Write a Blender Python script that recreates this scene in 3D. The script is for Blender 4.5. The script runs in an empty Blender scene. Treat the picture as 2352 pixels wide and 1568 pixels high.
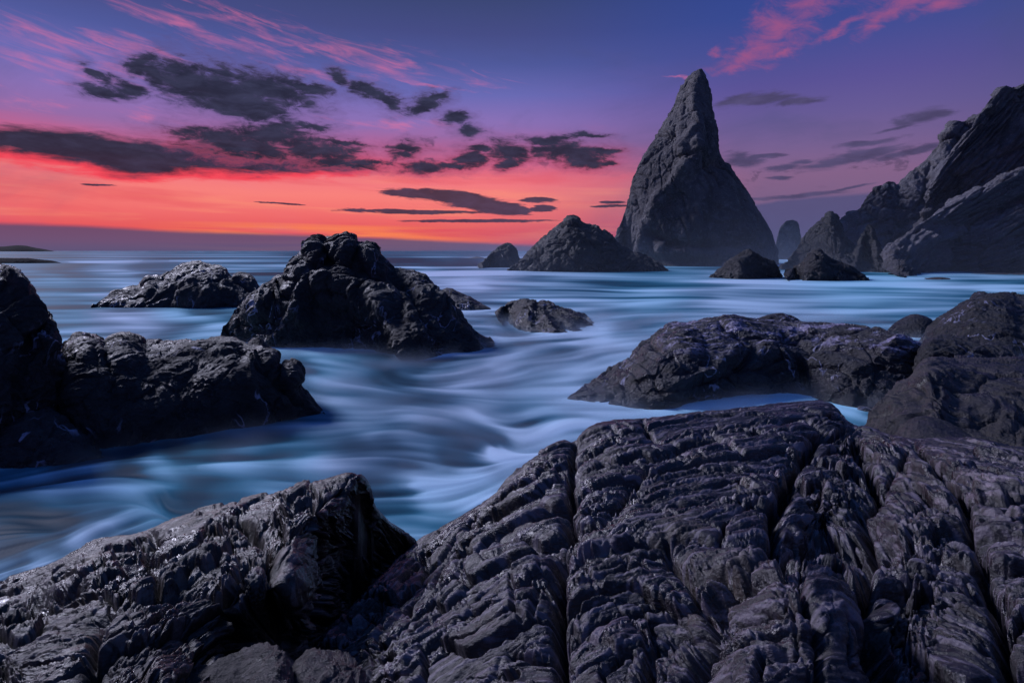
import bpy, math, time
import numpy as np
from collections import deque
C = bpy.context.scene.collection
T0 = time.time()
# ------------------------------------------------------------------ camera
F = 1306.7      # focal length in units of the traced outlines (2352 wide)
UC, VH = 1176.0, 576.0   # centre column, horizon row
H = 4.5         # camera height over the sea, metres
sc = bpy.context.scene
cam = bpy.data.cameras.new('camera'); cam_o = bpy.data.objects.new('camera', cam); C.objects.link(cam_o)
cam_o.location = (0, 0, H); cam_o.rotation_euler = (math.radians(90), 0, 0)
cam.sensor_width = 36; cam.lens = 36*F/2352; cam.shift_y = -(784-VH)/2352
cam.clip_start = 0.05; cam.clip_end = 60000
sc.camera = cam_o
sc.view_settings.view_transform = 'Standard'; sc.view_settings.look = 'None'
sc.view_settings.exposure = 0; sc.view_settings.gamma = 1; sc.view_settings.use_curve_mapping = False
sc.cycles.max_bounces = 6; sc.cycles.diffuse_bounces = 2; sc.cycles.glossy_bounces = 3
sc.cycles.transparent_max_bounces = 12; sc.cycles.volume_bounces = 0
sc.cycles.use_denoising = True

def lin(c):
    return tuple(((x/255)/12.92 if x/255 <= .04045 else ((x/255+.055)/1.055)**2.4) for x in c)

# ------------------------------------------------------------------ node helper
class G:
    def __init__(s, tree): s.t = tree; s.n = tree.nodes; s.l = tree.links
    def _in(s, node, i, v):
        if v is None: return
        if isinstance(v, bpy.types.NodeSocket): s.l.new(v, node.inputs[i])
        else:
            sock = node.inputs[i]
            if hasattr(v, '__len__') and len(v) == 3 and sock.type == 'RGBA': v = (*v, 1)
            sock.default_value = v
    def m(s, op, a, b=None, c=None, clamp=False):
        n = s.n.new('ShaderNodeMath'); n.operation = op; n.use_clamp = clamp
        for i, v in enumerate((a, b, c)): s._in(n, i, v)
        return n.outputs[0]
    def v(s, x, y, z):
        n = s.n.new('ShaderNodeCombineXYZ')
        for i, q in enumerate((x, y, z)): s._in(n, i, q)
        return n.outputs[0]
    def noise(s, vec, scale, detail=4, rough=.5, dist=0, out=0, **kw):
        n = s.n.new('ShaderNodeTexNoise'); s._in(n, 'Vector', vec)
        n.inputs['Scale'].default_value = scale; n.inputs['Detail'].default_value = detail
        n.inputs['Roughness'].default_value = rough; n.inputs['Distortion'].default_value = dist
        for k, q in kw.items(): setattr(n, k, q)
        return n.outputs[out]
    def ramp(s, f, stops, interp='LINEAR'):
        n = s.n.new('ShaderNodeValToRGB'); s._in(n, 0, f); r = n.color_ramp; r.interpolation = interp
        stops = sorted(stops, key=lambda q: q[0])
        while len(r.elements) < len(stops): r.elements.new(.5)
        for e, (p, c) in zip(r.elements, stops): e.position = p
        for e, (p, c) in zip(r.elements, stops): e.color = (*c, 1) if len(c) == 3 else c
        return n.outputs[0]
    def mix(s, f, a, b, mode='MIX'):
        n = s.n.new('ShaderNodeMix'); n.data_type = 'RGBA'; n.blend_type = mode
        s._in(n, 0, f); s._in(n, 6, a); s._in(n, 7, b)
        return n.outputs[2]
    def sstep(s, x, a, b):
        n = s.n.new('ShaderNodeMapRange'); n.interpolation_type = 'SMOOTHSTEP'
        s._in(n, 0, x); s._in(n, 1, a); s._in(n, 2, b); n.inputs[3].default_value = 0; n.inputs[4].default_value = 1
        return n.outputs[0]
    def curve(s, x, pts):
        n = s.n.new('ShaderNodeFloatCurve'); s._in(n, 'Value', x); cv = n.mapping.curves[0]
        pts = sorted(pts)
        n.mapping.use_clip = False
        cv.points[0].location = pts[0]; cv.points[1].location = pts[-1]
        for p in pts[1:-1]: cv.points.new(*p)
        for p in cv.points: p.handle_type = 'VECTOR'
        n.mapping.update()
        return n.outputs[0]
    def vm(s, op, a, b=None, c=None):
        n = s.n.new('ShaderNodeVectorMath'); n.operation = op; s._in(n, 0, a); s._in(n, 1, b)
        if op == 'MULTIPLY_ADD': s._in(n, 2, c)
        return n.outputs[0]

# ------------------------------------------------------------------ world: dusk sky with its clouds
world = bpy.data.worlds.new('World'); sc.world = world; world.use_nodes = True
g = G(world.node_tree); g.n.clear()
co = g.n.new('ShaderNodeTexCoord').outputs['Generated']
sp = g.n.new('ShaderNodeSeparateXYZ'); g.l.new(co, sp.inputs[0]); dx, dy, dz = sp.outputs
hor = g.m('SQRT', g.m('ADD', g.m('MULTIPLY', dx, dx), g.m('MULTIPLY', dy, dy)))
hh = g.m('DIVIDE', dz, g.m('MAXIMUM', hor, .02))
az = g.m('ARCTAN2', dx, dy)
def A_(u): return math.atan((u-UC)/F)
def E_(u, v): return (VH-v)/F*math.cos(A_(u))
def RS(lst): return [(max(0, (VH-v)/F)/1.2, lin(c)) for v, c in lst]
hf = g.m('DIVIDE', hh, 1.2, clamp=True)
warm = g.ramp(hf, RS([(576, (96, 82, 118)), (556, (225, 80, 90)), (535, (228, 86, 90)), (500, (240, 108, 108)), (455, (249, 130, 124)), (415, (243, 122, 130)), (375, (200, 100, 140)), (330, (150, 108, 168)),
      (280, (138, 113, 182)), (220, (106, 107, 180)), (150, (80, 90, 156)), (80, (70, 77, 134)), (0, (60, 71, 118)), (-250, (50, 74, 128)), (-800, (44, 78, 138))]))
cool = g.ramp(hf, RS([(576, (92, 86, 128)), (540, (104, 88, 132)), (480, (122, 95, 132)), (420, (132, 98, 136)), (360, (120, 97, 146)), (300, (104, 91, 150)), (230, (90, 82, 150)), (150, (70, 78, 148)),
      (80, (56, 74, 146)), (0, (50, 70, 142)), (-250, (46, 74, 140)), (-800, (44, 78, 140))]))
far_ = g.ramp(hf, RS([(576, (84, 84, 124)), (450, (88, 82, 124)), (330, (80, 78, 126)), (200, (66, 76, 134)), (0, (50, 70, 130)), (-800, (44, 76, 138))]))
wblend = g.sstep(az, A_(1780), A_(1120))                 # sunset side -> blue side
wb2 = g.sstep(az, A_(-1500), A_(-300))
wblend = g.m('MULTIPLY', wblend, wb2)
cblend = g.m('MULTIPLY', g.sstep(az, 1.0, A_(1950)), g.sstep(az, -2.4, -1.3))
base = g.mix(wblend, g.mix(cblend, far_, cool), warm)
# pseudo coordinates for the cloud textures: azimuth, height
q = g.v(az, hh, 0)
def nz(sx, sy, scale, detail=4, rough=.5, dist=0, off=0, shear=0):
    bs_ = g.n.new('ShaderNodeSeparateXYZ'); g.l.new(base, bs_.inputs[0])
    x = g.m('MULTIPLY_ADD', az, sx, off); y = g.m('MULTIPLY', hh, sy)
    if shear: y = g.m('ADD', y, g.m('MULTIPLY', az, shear))
    return g.noise(g.v(x, y, g.m('MULTIPLY_ADD', bs_.outputs[0], 1e-7, off)), scale, detail, rough, dist)
up = g.sstep(hh, -.0, .1)
# low glow streaks: yellow-orange and pink layers near the horizon, sunset side
s1 = nz(1.1, 14, 3.0, 4, .55, .3, 3.1, .35)
st = g.m('MULTIPLY', g.m('MULTIPLY', g.sstep(s1, .5, .72), wblend), g.m('MULTIPLY', g.sstep(hh, .16, .09), g.sstep(hh, .0, .04)))
base = g.mix(g.m('MULTIPLY', st, .4), base, (*lin((255, 158, 122)), 1))
s2 = nz(1.2, 9, 3.3, 4, .55, .3, 7.7, .5)
st2 = g.m('MULTIPLY', g.m('MULTIPLY', g.sstep(s2, .45, .7), wblend), g.m('MULTIPLY', g.sstep(hh, .22, .12), g.sstep(hh, .0, .05)))
base = g.mix(g.m('MULTIPLY', st2, .45), base, (*lin((222, 70, 88)), 1))
# orange glow just over the bank
gl = g.m('MULTIPLY', g.m('MULTIPLY', g.sstep(hh, .055, .030), g.sstep(az, A_(1300), A_(800))), g.sstep(az, A_(200), A_(600)))
gs = nz(1.0, 30, 3.0, 3, .5, .2, 1.3)
base = g.mix(g.m('MULTIPLY', gl, g.m('MULTIPLY', g.sstep(gs, .4, .65), .8)), base, (*lin((255, 140, 80)), 1))
# wide violet/pink veils higher up
v1 = nz(1.0, 3.0, 2.2, 5, .6, .6, 5.2, .8)
base = g.mix(g.m('MULTIPLY', g.m('MULTIPLY', g.sstep(v1, .48, .75), wblend), g.m('MULTIPLY', g.sstep(hh, .42, .2), .16)), base, (*lin((196, 112, 168)), 1))
v2 = nz(1.6, 4.0, 2.0, 5, .6, .6, 15.2, -.6)
base = g.mix(g.m('MULTIPLY', g.sstep(v2, .5, .8), g.m('MULTIPLY', up, .35)), base, (*lin((70, 78, 118)), 1))

def band(pieces, amp, soft, nx=(6, 16, 1), seed=0, det=5, rough=.6, shear=0, warp=.02, side=False):
    """mask of clouds given as pieces of (u, v_top, v_bottom)"""
    tops, bots = [], []
    srt = sorted(pieces)
    for i, pc in enumerate(srt):
        for k, (u, a, b) in enumerate(pc):
            if k == 0:
                prev = A_(srt[i-1][-1][0]) if i else -9; gp = min(.035, (A_(u)-prev)*.4)
                tops.append((A_(u)-gp, E_(u, a)-.04)); bots.append((A_(u)-gp, E_(u, b)+.04))
            tops.append((A_(u), E_(u, a))); bots.append((A_(u), E_(u, b)))
            if k == len(pc)-1:
                nxt = A_(srt[i+1][0][0]) if i < len(srt)-1 else 9; gp = min(.035, (nxt-A_(u))*.4)
                tops.append((A_(u)+gp, E_(u, a)-.04)); bots.append((A_(u)+gp, E_(u, b)+.04))
    if not side:
        tops = [(-.9, tops[0][1])]+tops+[(.9, -.05)]; bots = [(-.9, bots[0][1])]+bots+[(.9, .55)]
    else:
        tops = [(-.9, tops[1][1])]+tops[1:]+[(.9, -.05)]; bots = [(-.9, bots[1][1])]+bots[1:]+[(.9, .55)]
    w1 = g.noise(g.v(g.m('MULTIPLY', az, 9), g.m('MULTIPLY', hh, 20), seed+50), 2.0, 3, .6)
    azw = g.m('MULTIPLY_ADD', g.m('SUBTRACT', w1, .5), warp*2, az)
    tops = [q for q in tops if abs(q[0]) <= .9]; bots = [q for q in bots if abs(q[0]) <= .9]
    x = g.m('MULTIPLY_ADD', azw, 1/1.8, .5, clamp=True)
    N = lambda L: [((a+.9)/1.8, (e+.3)) for a, e in L]
    t = g.curve(x, N(tops)); b = g.curve(x, N(bots))
    h2 = g.m('ADD', hh, .3)
    d = g.m('MINIMUM', g.m('SUBTRACT', t, h2), g.m('SUBTRACT', h2, b))
    n = nz(nx[0], nx[1], 2.6*nx[2], det, rough, .4, seed, shear)
    d = g.m('MULTIPLY_ADD', g.m('SUBTRACT', n, .5), amp*2, d)
    return g.sstep(d, -soft*.35, soft), d

def rimmed(base, mask, d, col, rimcol, rw, rs):
    """cloud with a glowing thin edge"""
    rim = g.m('MULTIPLY', g.sstep(d, -rw, 0), rs)
    base = g.mix(rim, base, (*lin(rimcol), 1))
    return g.mix(mask, base, col)

def cl(c, v=.10, seed=0):
    n = nz(8, 22, 2.5, 4, .6, .3, seed+9)
    return g.mix(g.sstep(n, .3, .75), (*lin(tuple(x*(1-v) for x in c)), 1), (*lin(tuple(min(255, x*(1+v)+4) for x in c)), 1))

# clouds as clumps of soft ellipses in (azimuth, height), torn by noise
def warped(ax, ay, sc_, seed, shear=0):
    bs_ = g.n.new('ShaderNodeSeparateXYZ'); g.l.new(base, bs_.inputs[0]); seed = g.m('MULTIPLY_ADD', bs_.outputs[0], 1e-7, seed)
    n1 = g.n.new('ShaderNodeTexNoise'); g.l.new(g.v(g.m('MULTIPLY', az, ax), g.m('ADD', g.m('MULTIPLY', hh, ay), g.m('MULTIPLY', az, shear)), seed), n1.inputs['Vector'])
    n1.inputs['Scale'].default_value = 1.0; n1.inputs['Detail'].default_value = 5; n1.inputs['Roughness'].default_value = .62
    d = g.vm('SUBTRACT', n1.outputs['Color'], (.5, .5, .5))
    return g.vm('ADD', q, g.vm('MULTIPLY', d, (sc_[0], sc_[1], 0)))
def blobs(lst, wq_):
    out = None; prev = base      # each step waits for the one before, which keeps the shader's memory small
    for b in lst:
        u, v, ru, rv = b[:4]; ro = b[4] if len(b) > 4 else 0
        a = A_(u)
        mp = g.n.new('ShaderNodeMapping'); mp.vector_type = 'TEXTURE'; g.l.new(g.vm('MULTIPLY_ADD', prev, (1e-9, 1e-9, 1e-9), wq_), mp.inputs[0])
        mp.inputs['Location'].default_value = (a, E_(u, v), 0); mp.inputs['Rotation'].default_value = (0, 0, -math.radians(ro))
        mp.inputs['Scale'].default_value = (ru/F*math.cos(a)**2, rv/F*math.cos(a), 1)
        ln = g.n.new('ShaderNodeVectorMath'); ln.operation = 'LENGTH'; g.l.new(mp.outputs[0], ln.inputs[0])
        sep = ln.outputs['Value']
        out = sep if out is None else g.m('MINIMUM', out, sep); prev = out
    return out
PINK = [(130, 165, 115, 17, 12), (50, 142, 75, 14, 20), (225, 186, 60, 8, 8), (60, 228, 80, 9, 0), (270, 98, 75, 10, 10), (350, 118, 85, 12, 15), (780, 130, 140, 13, 12), (690, 112, 75, 8, 8), (900, 150, 70, 7, 3), (520, 33, 115, 9, 18), (600, 55, 65, 6, 15), (720, 178, 75, 8, 8), (330, 262, 35, 9, -10), (900, 282, 100, 8, 0), (1570, 176, 34, 3, 0), (-150, 150, 100, 20, 10), (1000, 200, 90, 5, 5), (200, 120, 200, 30, 8), (850, 140, 200, 26, 10), (420, 60, 200, 16, 12)]
PINKR = [(1800, 55, 60, 48, -50), (1750, 108, 60, 34, -30), (1722, 132, 70, 20, -10), (1655, 130, 16, 9), (1682, 160, 38, 9, -10), (1850, 5, 60, 40, -40), (2070, 14, 110, 26, -10), (2010, 48, 62, 20, -40), (2190, 8, 90, 20, -10), (1930, 66, 70, 11, -20), (1795, 125, 36, 8, -20), (2150, -60, 200, 50, 0)]
wqp = warped(12, 26, (.11, .05), 3.3, 3.0)
fbp = g.m('MULTIPLY_ADD', nz(6, 38, 1.8, 6, .62, .8, 23, 8.0), 6.0, -2.6)
dp = g.m('ADD', blobs(PINK, wqp), fbp)
base = g.mix(g.m('MULTIPLY', g.sstep(dp, 2.1, -.9), .55), base, (*lin((232, 118, 158)), 1))
wqr = warped(11, 15, (.07, .05), 8.3, 1.0)
fbr = g.m('MULTIPLY_ADD', nz(8, 16, 2.6, 6, .68, .6, 29, 3.0), 3.4, -1.7)
dr = g.m('ADD', blobs(PINKR, wqr), fbr)
base = g.mix(g.m('MULTIPLY', g.sstep(dr, 1.6, -.3), .7), base, (*lin((172, 88, 132)), 1))

# broad violet-pink smear near the sunset between the dark clouds
mk, d = band([[(-300, 300, 480), (400, 300, 420), (850, 290, 440), (1200, 300, 450), (1420, 320, 470)]], .05, .06, (3, 12, 1), 21, 5, .6, .6, .02)
base = g.mix(g.m('MULTIPLY', mk, .2), base, (*lin((225, 92, 122)), 1))

# dark clouds
dark = (44, 46, 68)
mk, d = band([[(-500, 270, 330), (0, 289, 352), (60, 286, 362), (150, 292, 378), (230, 302, 394), (310, 318, 409), (380, 322, 404), (450, 322, 397), (600, 345, 402), (700, 352, 402), (780, 366, 397), (850, 378, 386)]], .016, .011, (6, 26, 1.2), 31, 6, .62, .5, .006, side=True)
rim = g.m('MULTIPLY', g.sstep(d, -.014, -.001), g.sstep(hh, E_(300, 350), E_(300, 372)))
base = g.mix(g.m('MULTIPLY', rim, .85), base, (*lin((246, 62, 82)), 1))
dcol = cl(dark, .12, 31)
base = g.mix(g.m('MULTIPLY', mk, .98), base, dcol)
DARK = [(328, 148, 24, 30, 50), (365, 172, 52, 30, 45), (255, 210, 62, 13, 0), (300, 203, 42, 17, 0), (236, 166, 34, 13, 25), (440, 192, 92, 46, 15), (520, 208, 125, 50, 8), (620, 207, 105, 38, 5), (695, 200, 66, 15, 5), (560, 240, 92, 34, 10), (500, 240, 62, 22, 15), (590, 262, 36, 10, 5),
        (560, 335, 135, 26, 2), (630, 312, 85, 30, 0), (700, 340, 92, 28, 5), (765, 347, 62, 20, 10), (480, 315, 74, 16, 0), (640, 290, 34, 12, 0), (790, 330, 56, 7, 8), (720, 289, 42, 9, 0), (780, 378, 80, 14, 3), (870, 378, 34, 6),
        (780, 180, 30, 12, 30), (845, 208, 48, 15, 15), (892, 229, 36, 15, 35), (968, 242, 48, 18, -15), (1005, 222, 28, 7, -20), (1046, 272, 32, 13, 0), (1084, 300, 30, 13, 0),
        (935, 337, 38, 12, 0), (930, 356, 28, 11), (990, 383, 64, 13, -3), (1076, 362, 30, 21, 0), (1040, 378, 60, 9), (1165, 352, 48, 23, 5), (1180, 374, 38, 12), (1108, 340, 28, 9), (1258, 322, 50, 10, 0), (1310, 350, 78, 22, 3), (1335, 370, 62, 16, 5), (1375, 345, 42, 8), (1345, 314, 46, 6, 0), (1250, 345, 36, 12), (1402, 374, 24, 7)]
THIN = [(960, 446, 95, 11, 4), (1060, 458, 105, 18, 8), (1140, 475, 85, 17, 8), (1192, 486, 44, 8, 4), (950, 486, 155, 5.5, 0), (850, 484, 70, 3, 0), (1243, 460, 44, 6.5, 0), (1250, 478, 28, 9, 0), (1405, 466, 28, 4, 0), (1400, 475, 40, 3), (1100, 508, 175, 4, 0), (640, 467, 75, 2.6, 3), (230, 425, 34, 2.2)]
RIGHT = [(1690, 233, 46, 11, -8), (1760, 227, 68, 14, 0), (1832, 232, 54, 8, 0), (1706, 367, 42, 14, 3), (1752, 358, 50, 5, 0), (1800, 384, 38, 7, -5), (1842, 372, 24, 4), (1792, 409, 25, 4), (1960, 363, 115, 12, -8), (1990, 350, 64, 9, -5), (2085, 351, 85, 8, -10), (1885, 379, 56, 6, -4), (2000, 327, 64, 7, -3), (2110, 272, 58, 15, -12), (2155, 262, 40, 10, 0), (2055, 297, 58, 3.5, -8), (1835, 449, 100, 5, -3), (1955, 432, 55, 3, -10), (1520, 395, 30, 6, -10), (1500, 350, 24, 7, -20)]
wqd = warped(15, 30, (.075, .034), 5.1, .6)
fbd = nz(13, 32, 2.4, 7, .68, .6, 41, .8)
dd_ = g.m('ADD', blobs(DARK, wqd), g.m('MULTIPLY_ADD', fbd, 2.6, -1.35))
hal = g.m('MULTIPLY', g.m('MULTIPLY', g.sstep(dd_, 1.8, 1.0), wblend), g.m('MULTIPLY', g.sstep(hh, .2, .13), .35))
base = g.mix(hal, base, (*lin((235, 74, 100)), 1))
base = g.mix(g.m('MULTIPLY', g.sstep(dd_, 2.3, 1.15), .3), base, (*lin((92, 70, 112)), 1))
dedge = g.mix(g.sstep(hh, .22, .14), (*lin((84, 74, 118)), 1), (*lin((146, 66, 92)), 1))
base = g.mix(g.m('MULTIPLY', g.sstep(dd_, 1.42, .72), .97), base, g.mix(g.sstep(dd_, .45, 1.25), cl(dark, .16, 37), dedge))
wqt = warped(16, 70, (.05, .010), 6.7, .6)
dt_ = g.m('ADD', blobs(THIN, wqt), g.m('MULTIPLY_ADD', nz(9, 60, 2.2, 6, .64, .5, 47, .5), 1.4, -.7))
base = g.mix(g.m('MULTIPLY', g.sstep(dt_, 1.15, .8), .95), base, cl((56, 50, 74), .1, 41))
wqr2 = warped(13, 40, (.035, .012), 9.7, .5)
dr_ = g.m('ADD', blobs(RIGHT, wqr2), g.m('MULTIPLY_ADD', nz(9, 36, 2.2, 6, .68, .5, 53, -.8), 2.6, -1.3))
base = g.mix(g.m('MULTIPLY', g.sstep(dr_, 1.5, .5), .9), base, cl((74, 68, 104), .08, 43))
# small scattered puffs in the middle sky
sc_n = nz(9, 22, 2.3, 5, .6, .3, 77, .8)
area, _d = band([[(880, 300, 400), (1150, 300, 400), (1430, 305, 395)], [(1500, 330, 420), (1800, 380, 430), (2200, 320, 400)]], .0, .05, (5, 20, 1), 81)
base = g.mix(g.m('MULTIPLY', g.m('MULTIPLY', g.sstep(sc_n, .58, .66), area), .85), base, (*lin((62, 54, 82)), 1))
# grey-violet bank on the horizon
bk, d = band([[(-400, 505, 620), (0, 510, 620), (180, 515, 620), (400, 528, 620), (700, 537, 620), (900, 545, 620), (1100, 555, 620), (1250, 563, 620), (1450, 572, 620), (1600, 560, 620), (1720, 470, 620), (1780, 458, 620), (1900, 448, 620), (2000, 440, 620), (2200, 430, 620), (2500, 440, 620)]], .0015, .006, (8, 30, 1), 91)
bcol = g.mix(g.sstep(hh, 0, .05), (*lin((94, 84, 120)), 1), (*lin((98, 72, 104)), 1))
bcol = g.mix(g.m('MULTIPLY', g.sstep(nz(.9, 26, 2, 3, .5, 0, 4.4), .55, .7), .5), bcol, (*lin((128, 76, 104)), 1))
bcol = g.mix(g.sstep(az, A_(1500), A_(1700)), bcol, (*lin((84, 80, 122)), 1))
base = g.mix(g.m('MULTIPLY', bk, .93), base, bcol)
bgn = g.n.new('ShaderNodeBackground'); g.l.new(base, bgn.inputs[0]); bgn.inputs[1].default_value = 1.0
wo = g.n.new('ShaderNodeOutputWorld'); g.l.new(bgn.outputs[0], wo.inputs[0])
world.cycles.sampling_method = 'MANUAL'; world.cycles.sample_map_resolution = 512

# one broad cool lamp, added on the afterglow side to lift foam and rocks
sl = bpy.data.lights.new('dusk_fill', 'SUN'); sl.energy = 3.0; sl.angle = math.radians(14); sl.color = (.77, .77, 1.0)
so = bpy.data.objects.new('dusk_fill', sl); C.objects.link(so)
def aim(azd, eld):
    a, e = math.radians(azd), math.radians(eld)
    import mathutils
    d = mathutils.Vector((-math.sin(a)*math.cos(e), -math.cos(a)*math.cos(e), -math.sin(e)))
    return d.to_track_quat('-Z', 'Y').to_euler()
so.rotation_euler = aim(-54, 33)
so.location = (-30, 20, 40)

# ------------------------------------------------------------------ numpy noise
rs = np.random.RandomState(11)
PERM = np.tile(rs.permutation(256), 3).astype(np.int32)
GR = rs.normal(size=(256, 3)).astype(np.float32); GR /= np.linalg.norm(GR, axis=1)[:, None]
RV = rs.rand(256, 4).astype(np.float32)
def perlin(p):
    i = np.floor(p).astype(np.int32); f = (p-i).astype(np.float32); i &= 255
    w = f*f*f*(f*(f*6-15)+10)
    out = 0
    for a in (0, 1):
        wx = w[:, 0] if a else 1-w[:, 0]; pa = PERM[(i[:, 0]+a) & 255]
        for b in (0, 1):
            wy = w[:, 1] if b else 1-w[:, 1]; pb = PERM[(pa+i[:, 1]+b) & 255]
            for c in (0, 1):
                wz = w[:, 2] if c else 1-w[:, 2]; h_ = PERM[(pb+i[:, 2]+c) & 255]
                gg = GR[h_]
                out = out + wx*wy*wz*(gg[:, 0]*(f[:, 0]-a)+gg[:, 1]*(f[:, 1]-b)+gg[:, 2]*(f[:, 2]-c))
    return out*1.5
def fbm(p, o=4, gain=.5, lac=2.03):
    a, s, t = 1., 0, 0
    for k in range(o):
        s = s+a*perlin(p*(lac**k)+17.3*k); t += a; a *= gain
    return s/t
def billow(p, o=3, gain=.45):
    a, s, t = 1., 0, 0
    for k in range(o):
        s = s+a*(np.abs(perlin(p*(2.1**k)+9.1*k))*2.2-.55); t += a; a *= gain
    return s/t
def ridged(p, o=4, gain=.55):
    a, s, t = 1., 0, 0
    for k in range(o):
        s = s+a*(.55-np.abs(perlin(p*(2.07**k)+5.7*k))*2.0); t += a; a *= gain
    return s/t
def facet(p, jit=.9):
    """chiselled planes: nearest cell's own tilted plane (+ distance to the next cell)"""
    i = np.floor(p).astype(np.int32)
    f1 = np.full(len(p), 9e9, np.float32); f2 = f1.copy(); best = np.zeros(len(p), np.float32)
    for a in (-1, 0, 1):
        for b in (-1, 0, 1):
            for c in (-1, 0, 1):
                cx, cy, cz = i[:, 0]+a, i[:, 1]+b, i[:, 2]+c
                h_ = PERM[(PERM[(PERM[cx & 255]+cy) & 255]+cz) & 255]
                r = RV[h_]
                dx_ = p[:, 0]-cx-.5-(r[:, 0]-.5)*jit; dy_ = p[:, 1]-cy-.5-(r[:, 1]-.5)*jit; dz_ = p[:, 2]-cz-.5-(r[:, 2]-.5)*jit
                d = dx_*dx_+dy_*dy_+dz_*dz_
                gg = GR[(h_*7+3) & 255]
                pl = (gg[:, 0]*dx_+gg[:, 1]*dy_+gg[:, 2]*dz_)+(r[:, 3]-.5)*.5
                m = d < f1
                f2 = np.where(m, f1, np.minimum(f2, d)); best = np.where(m, pl, best); f1 = np.where(m, d, f1)
    edge = np.sqrt(f2)-np.sqrt(f1)
    return best.astype(np.float32), edge.astype(np.float32)

# ------------------------------------------------------------------ mesh helpers
def P3(u, v, y): return np.array([(u-UC)/F*y, y, H-(v-VH)/F*y])
def seay(v): return H*F/(v-VH)
def tag(o, label=None, cat=None, group=None, kind=None):
    if label: o['label'] = label
    if cat: o['category'] = cat
    if group: o['group'] = group
    if kind: o['kind'] = kind
    return o
def make_mesh(name, V, Fc, mat, origin=None, parent=None, attrs=None):
    me = bpy.data.meshes.new(name)
    V = np.asarray(V, np.float32)
    if origin is not None: V = V-np.asarray(origin, np.float32)
    n = len(V); m = len(Fc)
    me.vertices.add(n); me.vertices.foreach_set('co', V.ravel())
    me.loops.add(m*4); me.loops.foreach_set('vertex_index', np.asarray(Fc, np.int32).ravel())
    me.polygons.add(m); me.polygons.foreach_set('loop_start', np.arange(0, m*4, 4, dtype=np.int32))
    me.polygons.foreach_set('loop_total', np.full(m, 4, np.int32))
    me.polygons.foreach_set('use_smooth', np.ones(m, bool))
    me.update(calc_edges=True)
    for k, a in (attrs or {}).items():
        at = me.attributes.new(k, 'FLOAT', 'POINT'); at.data.foreach_set('value', np.asarray(a, np.float32))
    me.materials.append(mat)
    o = bpy.data.objects.new(name, me); C.objects.link(o)
    if origin is not None: o.location = origin
    if parent is not None: o.parent = parent
    return o
def gridfaces(r, c):
    a = np.arange(r*c).reshape(r, c)
    return np.stack([a[:-1, :-1], a[1:, :-1], a[1:, 1:], a[:-1, 1:]], -1).reshape(-1, 4)
def normals(X):
    du = np.gradient(X, axis=0); dv = np.gradient(X, axis=1)
    n = np.cross(du, dv); l = np.linalg.norm(n, axis=-1, keepdims=True)
    return n/np.maximum(l, 1e-9)
def resample(P, n):
    P = np.asarray(P, float); d = np.r_[0, np.cumsum(np.linalg.norm(np.diff(P[:, :2], axis=0), axis=1))]
    t = np.linspace(0, d[-1], n)
    return np.stack([np.interp(t, d, P[:, k]) for k in range(P.shape[1])], 1)
def chaikin(P, it=1):
    P = np.asarray(P, float)
    for _ in range(it):
        q = P[:-1]*.75+P[1:]*.25; r = P[:-1]*.25+P[1:]*.75
        m = np.empty((len(q)*2, P.shape[1])); m[0::2] = q; m[1::2] = r
        P = np.vstack([P[:1], m, P[-1:]])
    return P
def seg_dist(x, y, line):
    """distance of points to a polyline (2D)"""
    best = np.full(x.shape, 1e9, np.float32)
    for (x0, y0), (x1, y1) in zip(line[:-1], line[1:]):
        vx, vy = x1-x0, y1-y0; L2 = vx*vx+vy*vy+1e-9
        t = np.clip(((x-x0)*vx+(y-y0)*vy)/L2, 0, 1)
        best = np.minimum(best, np.hypot(x-x0-t*vx, y-y0-t*vy))
    return best

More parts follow.
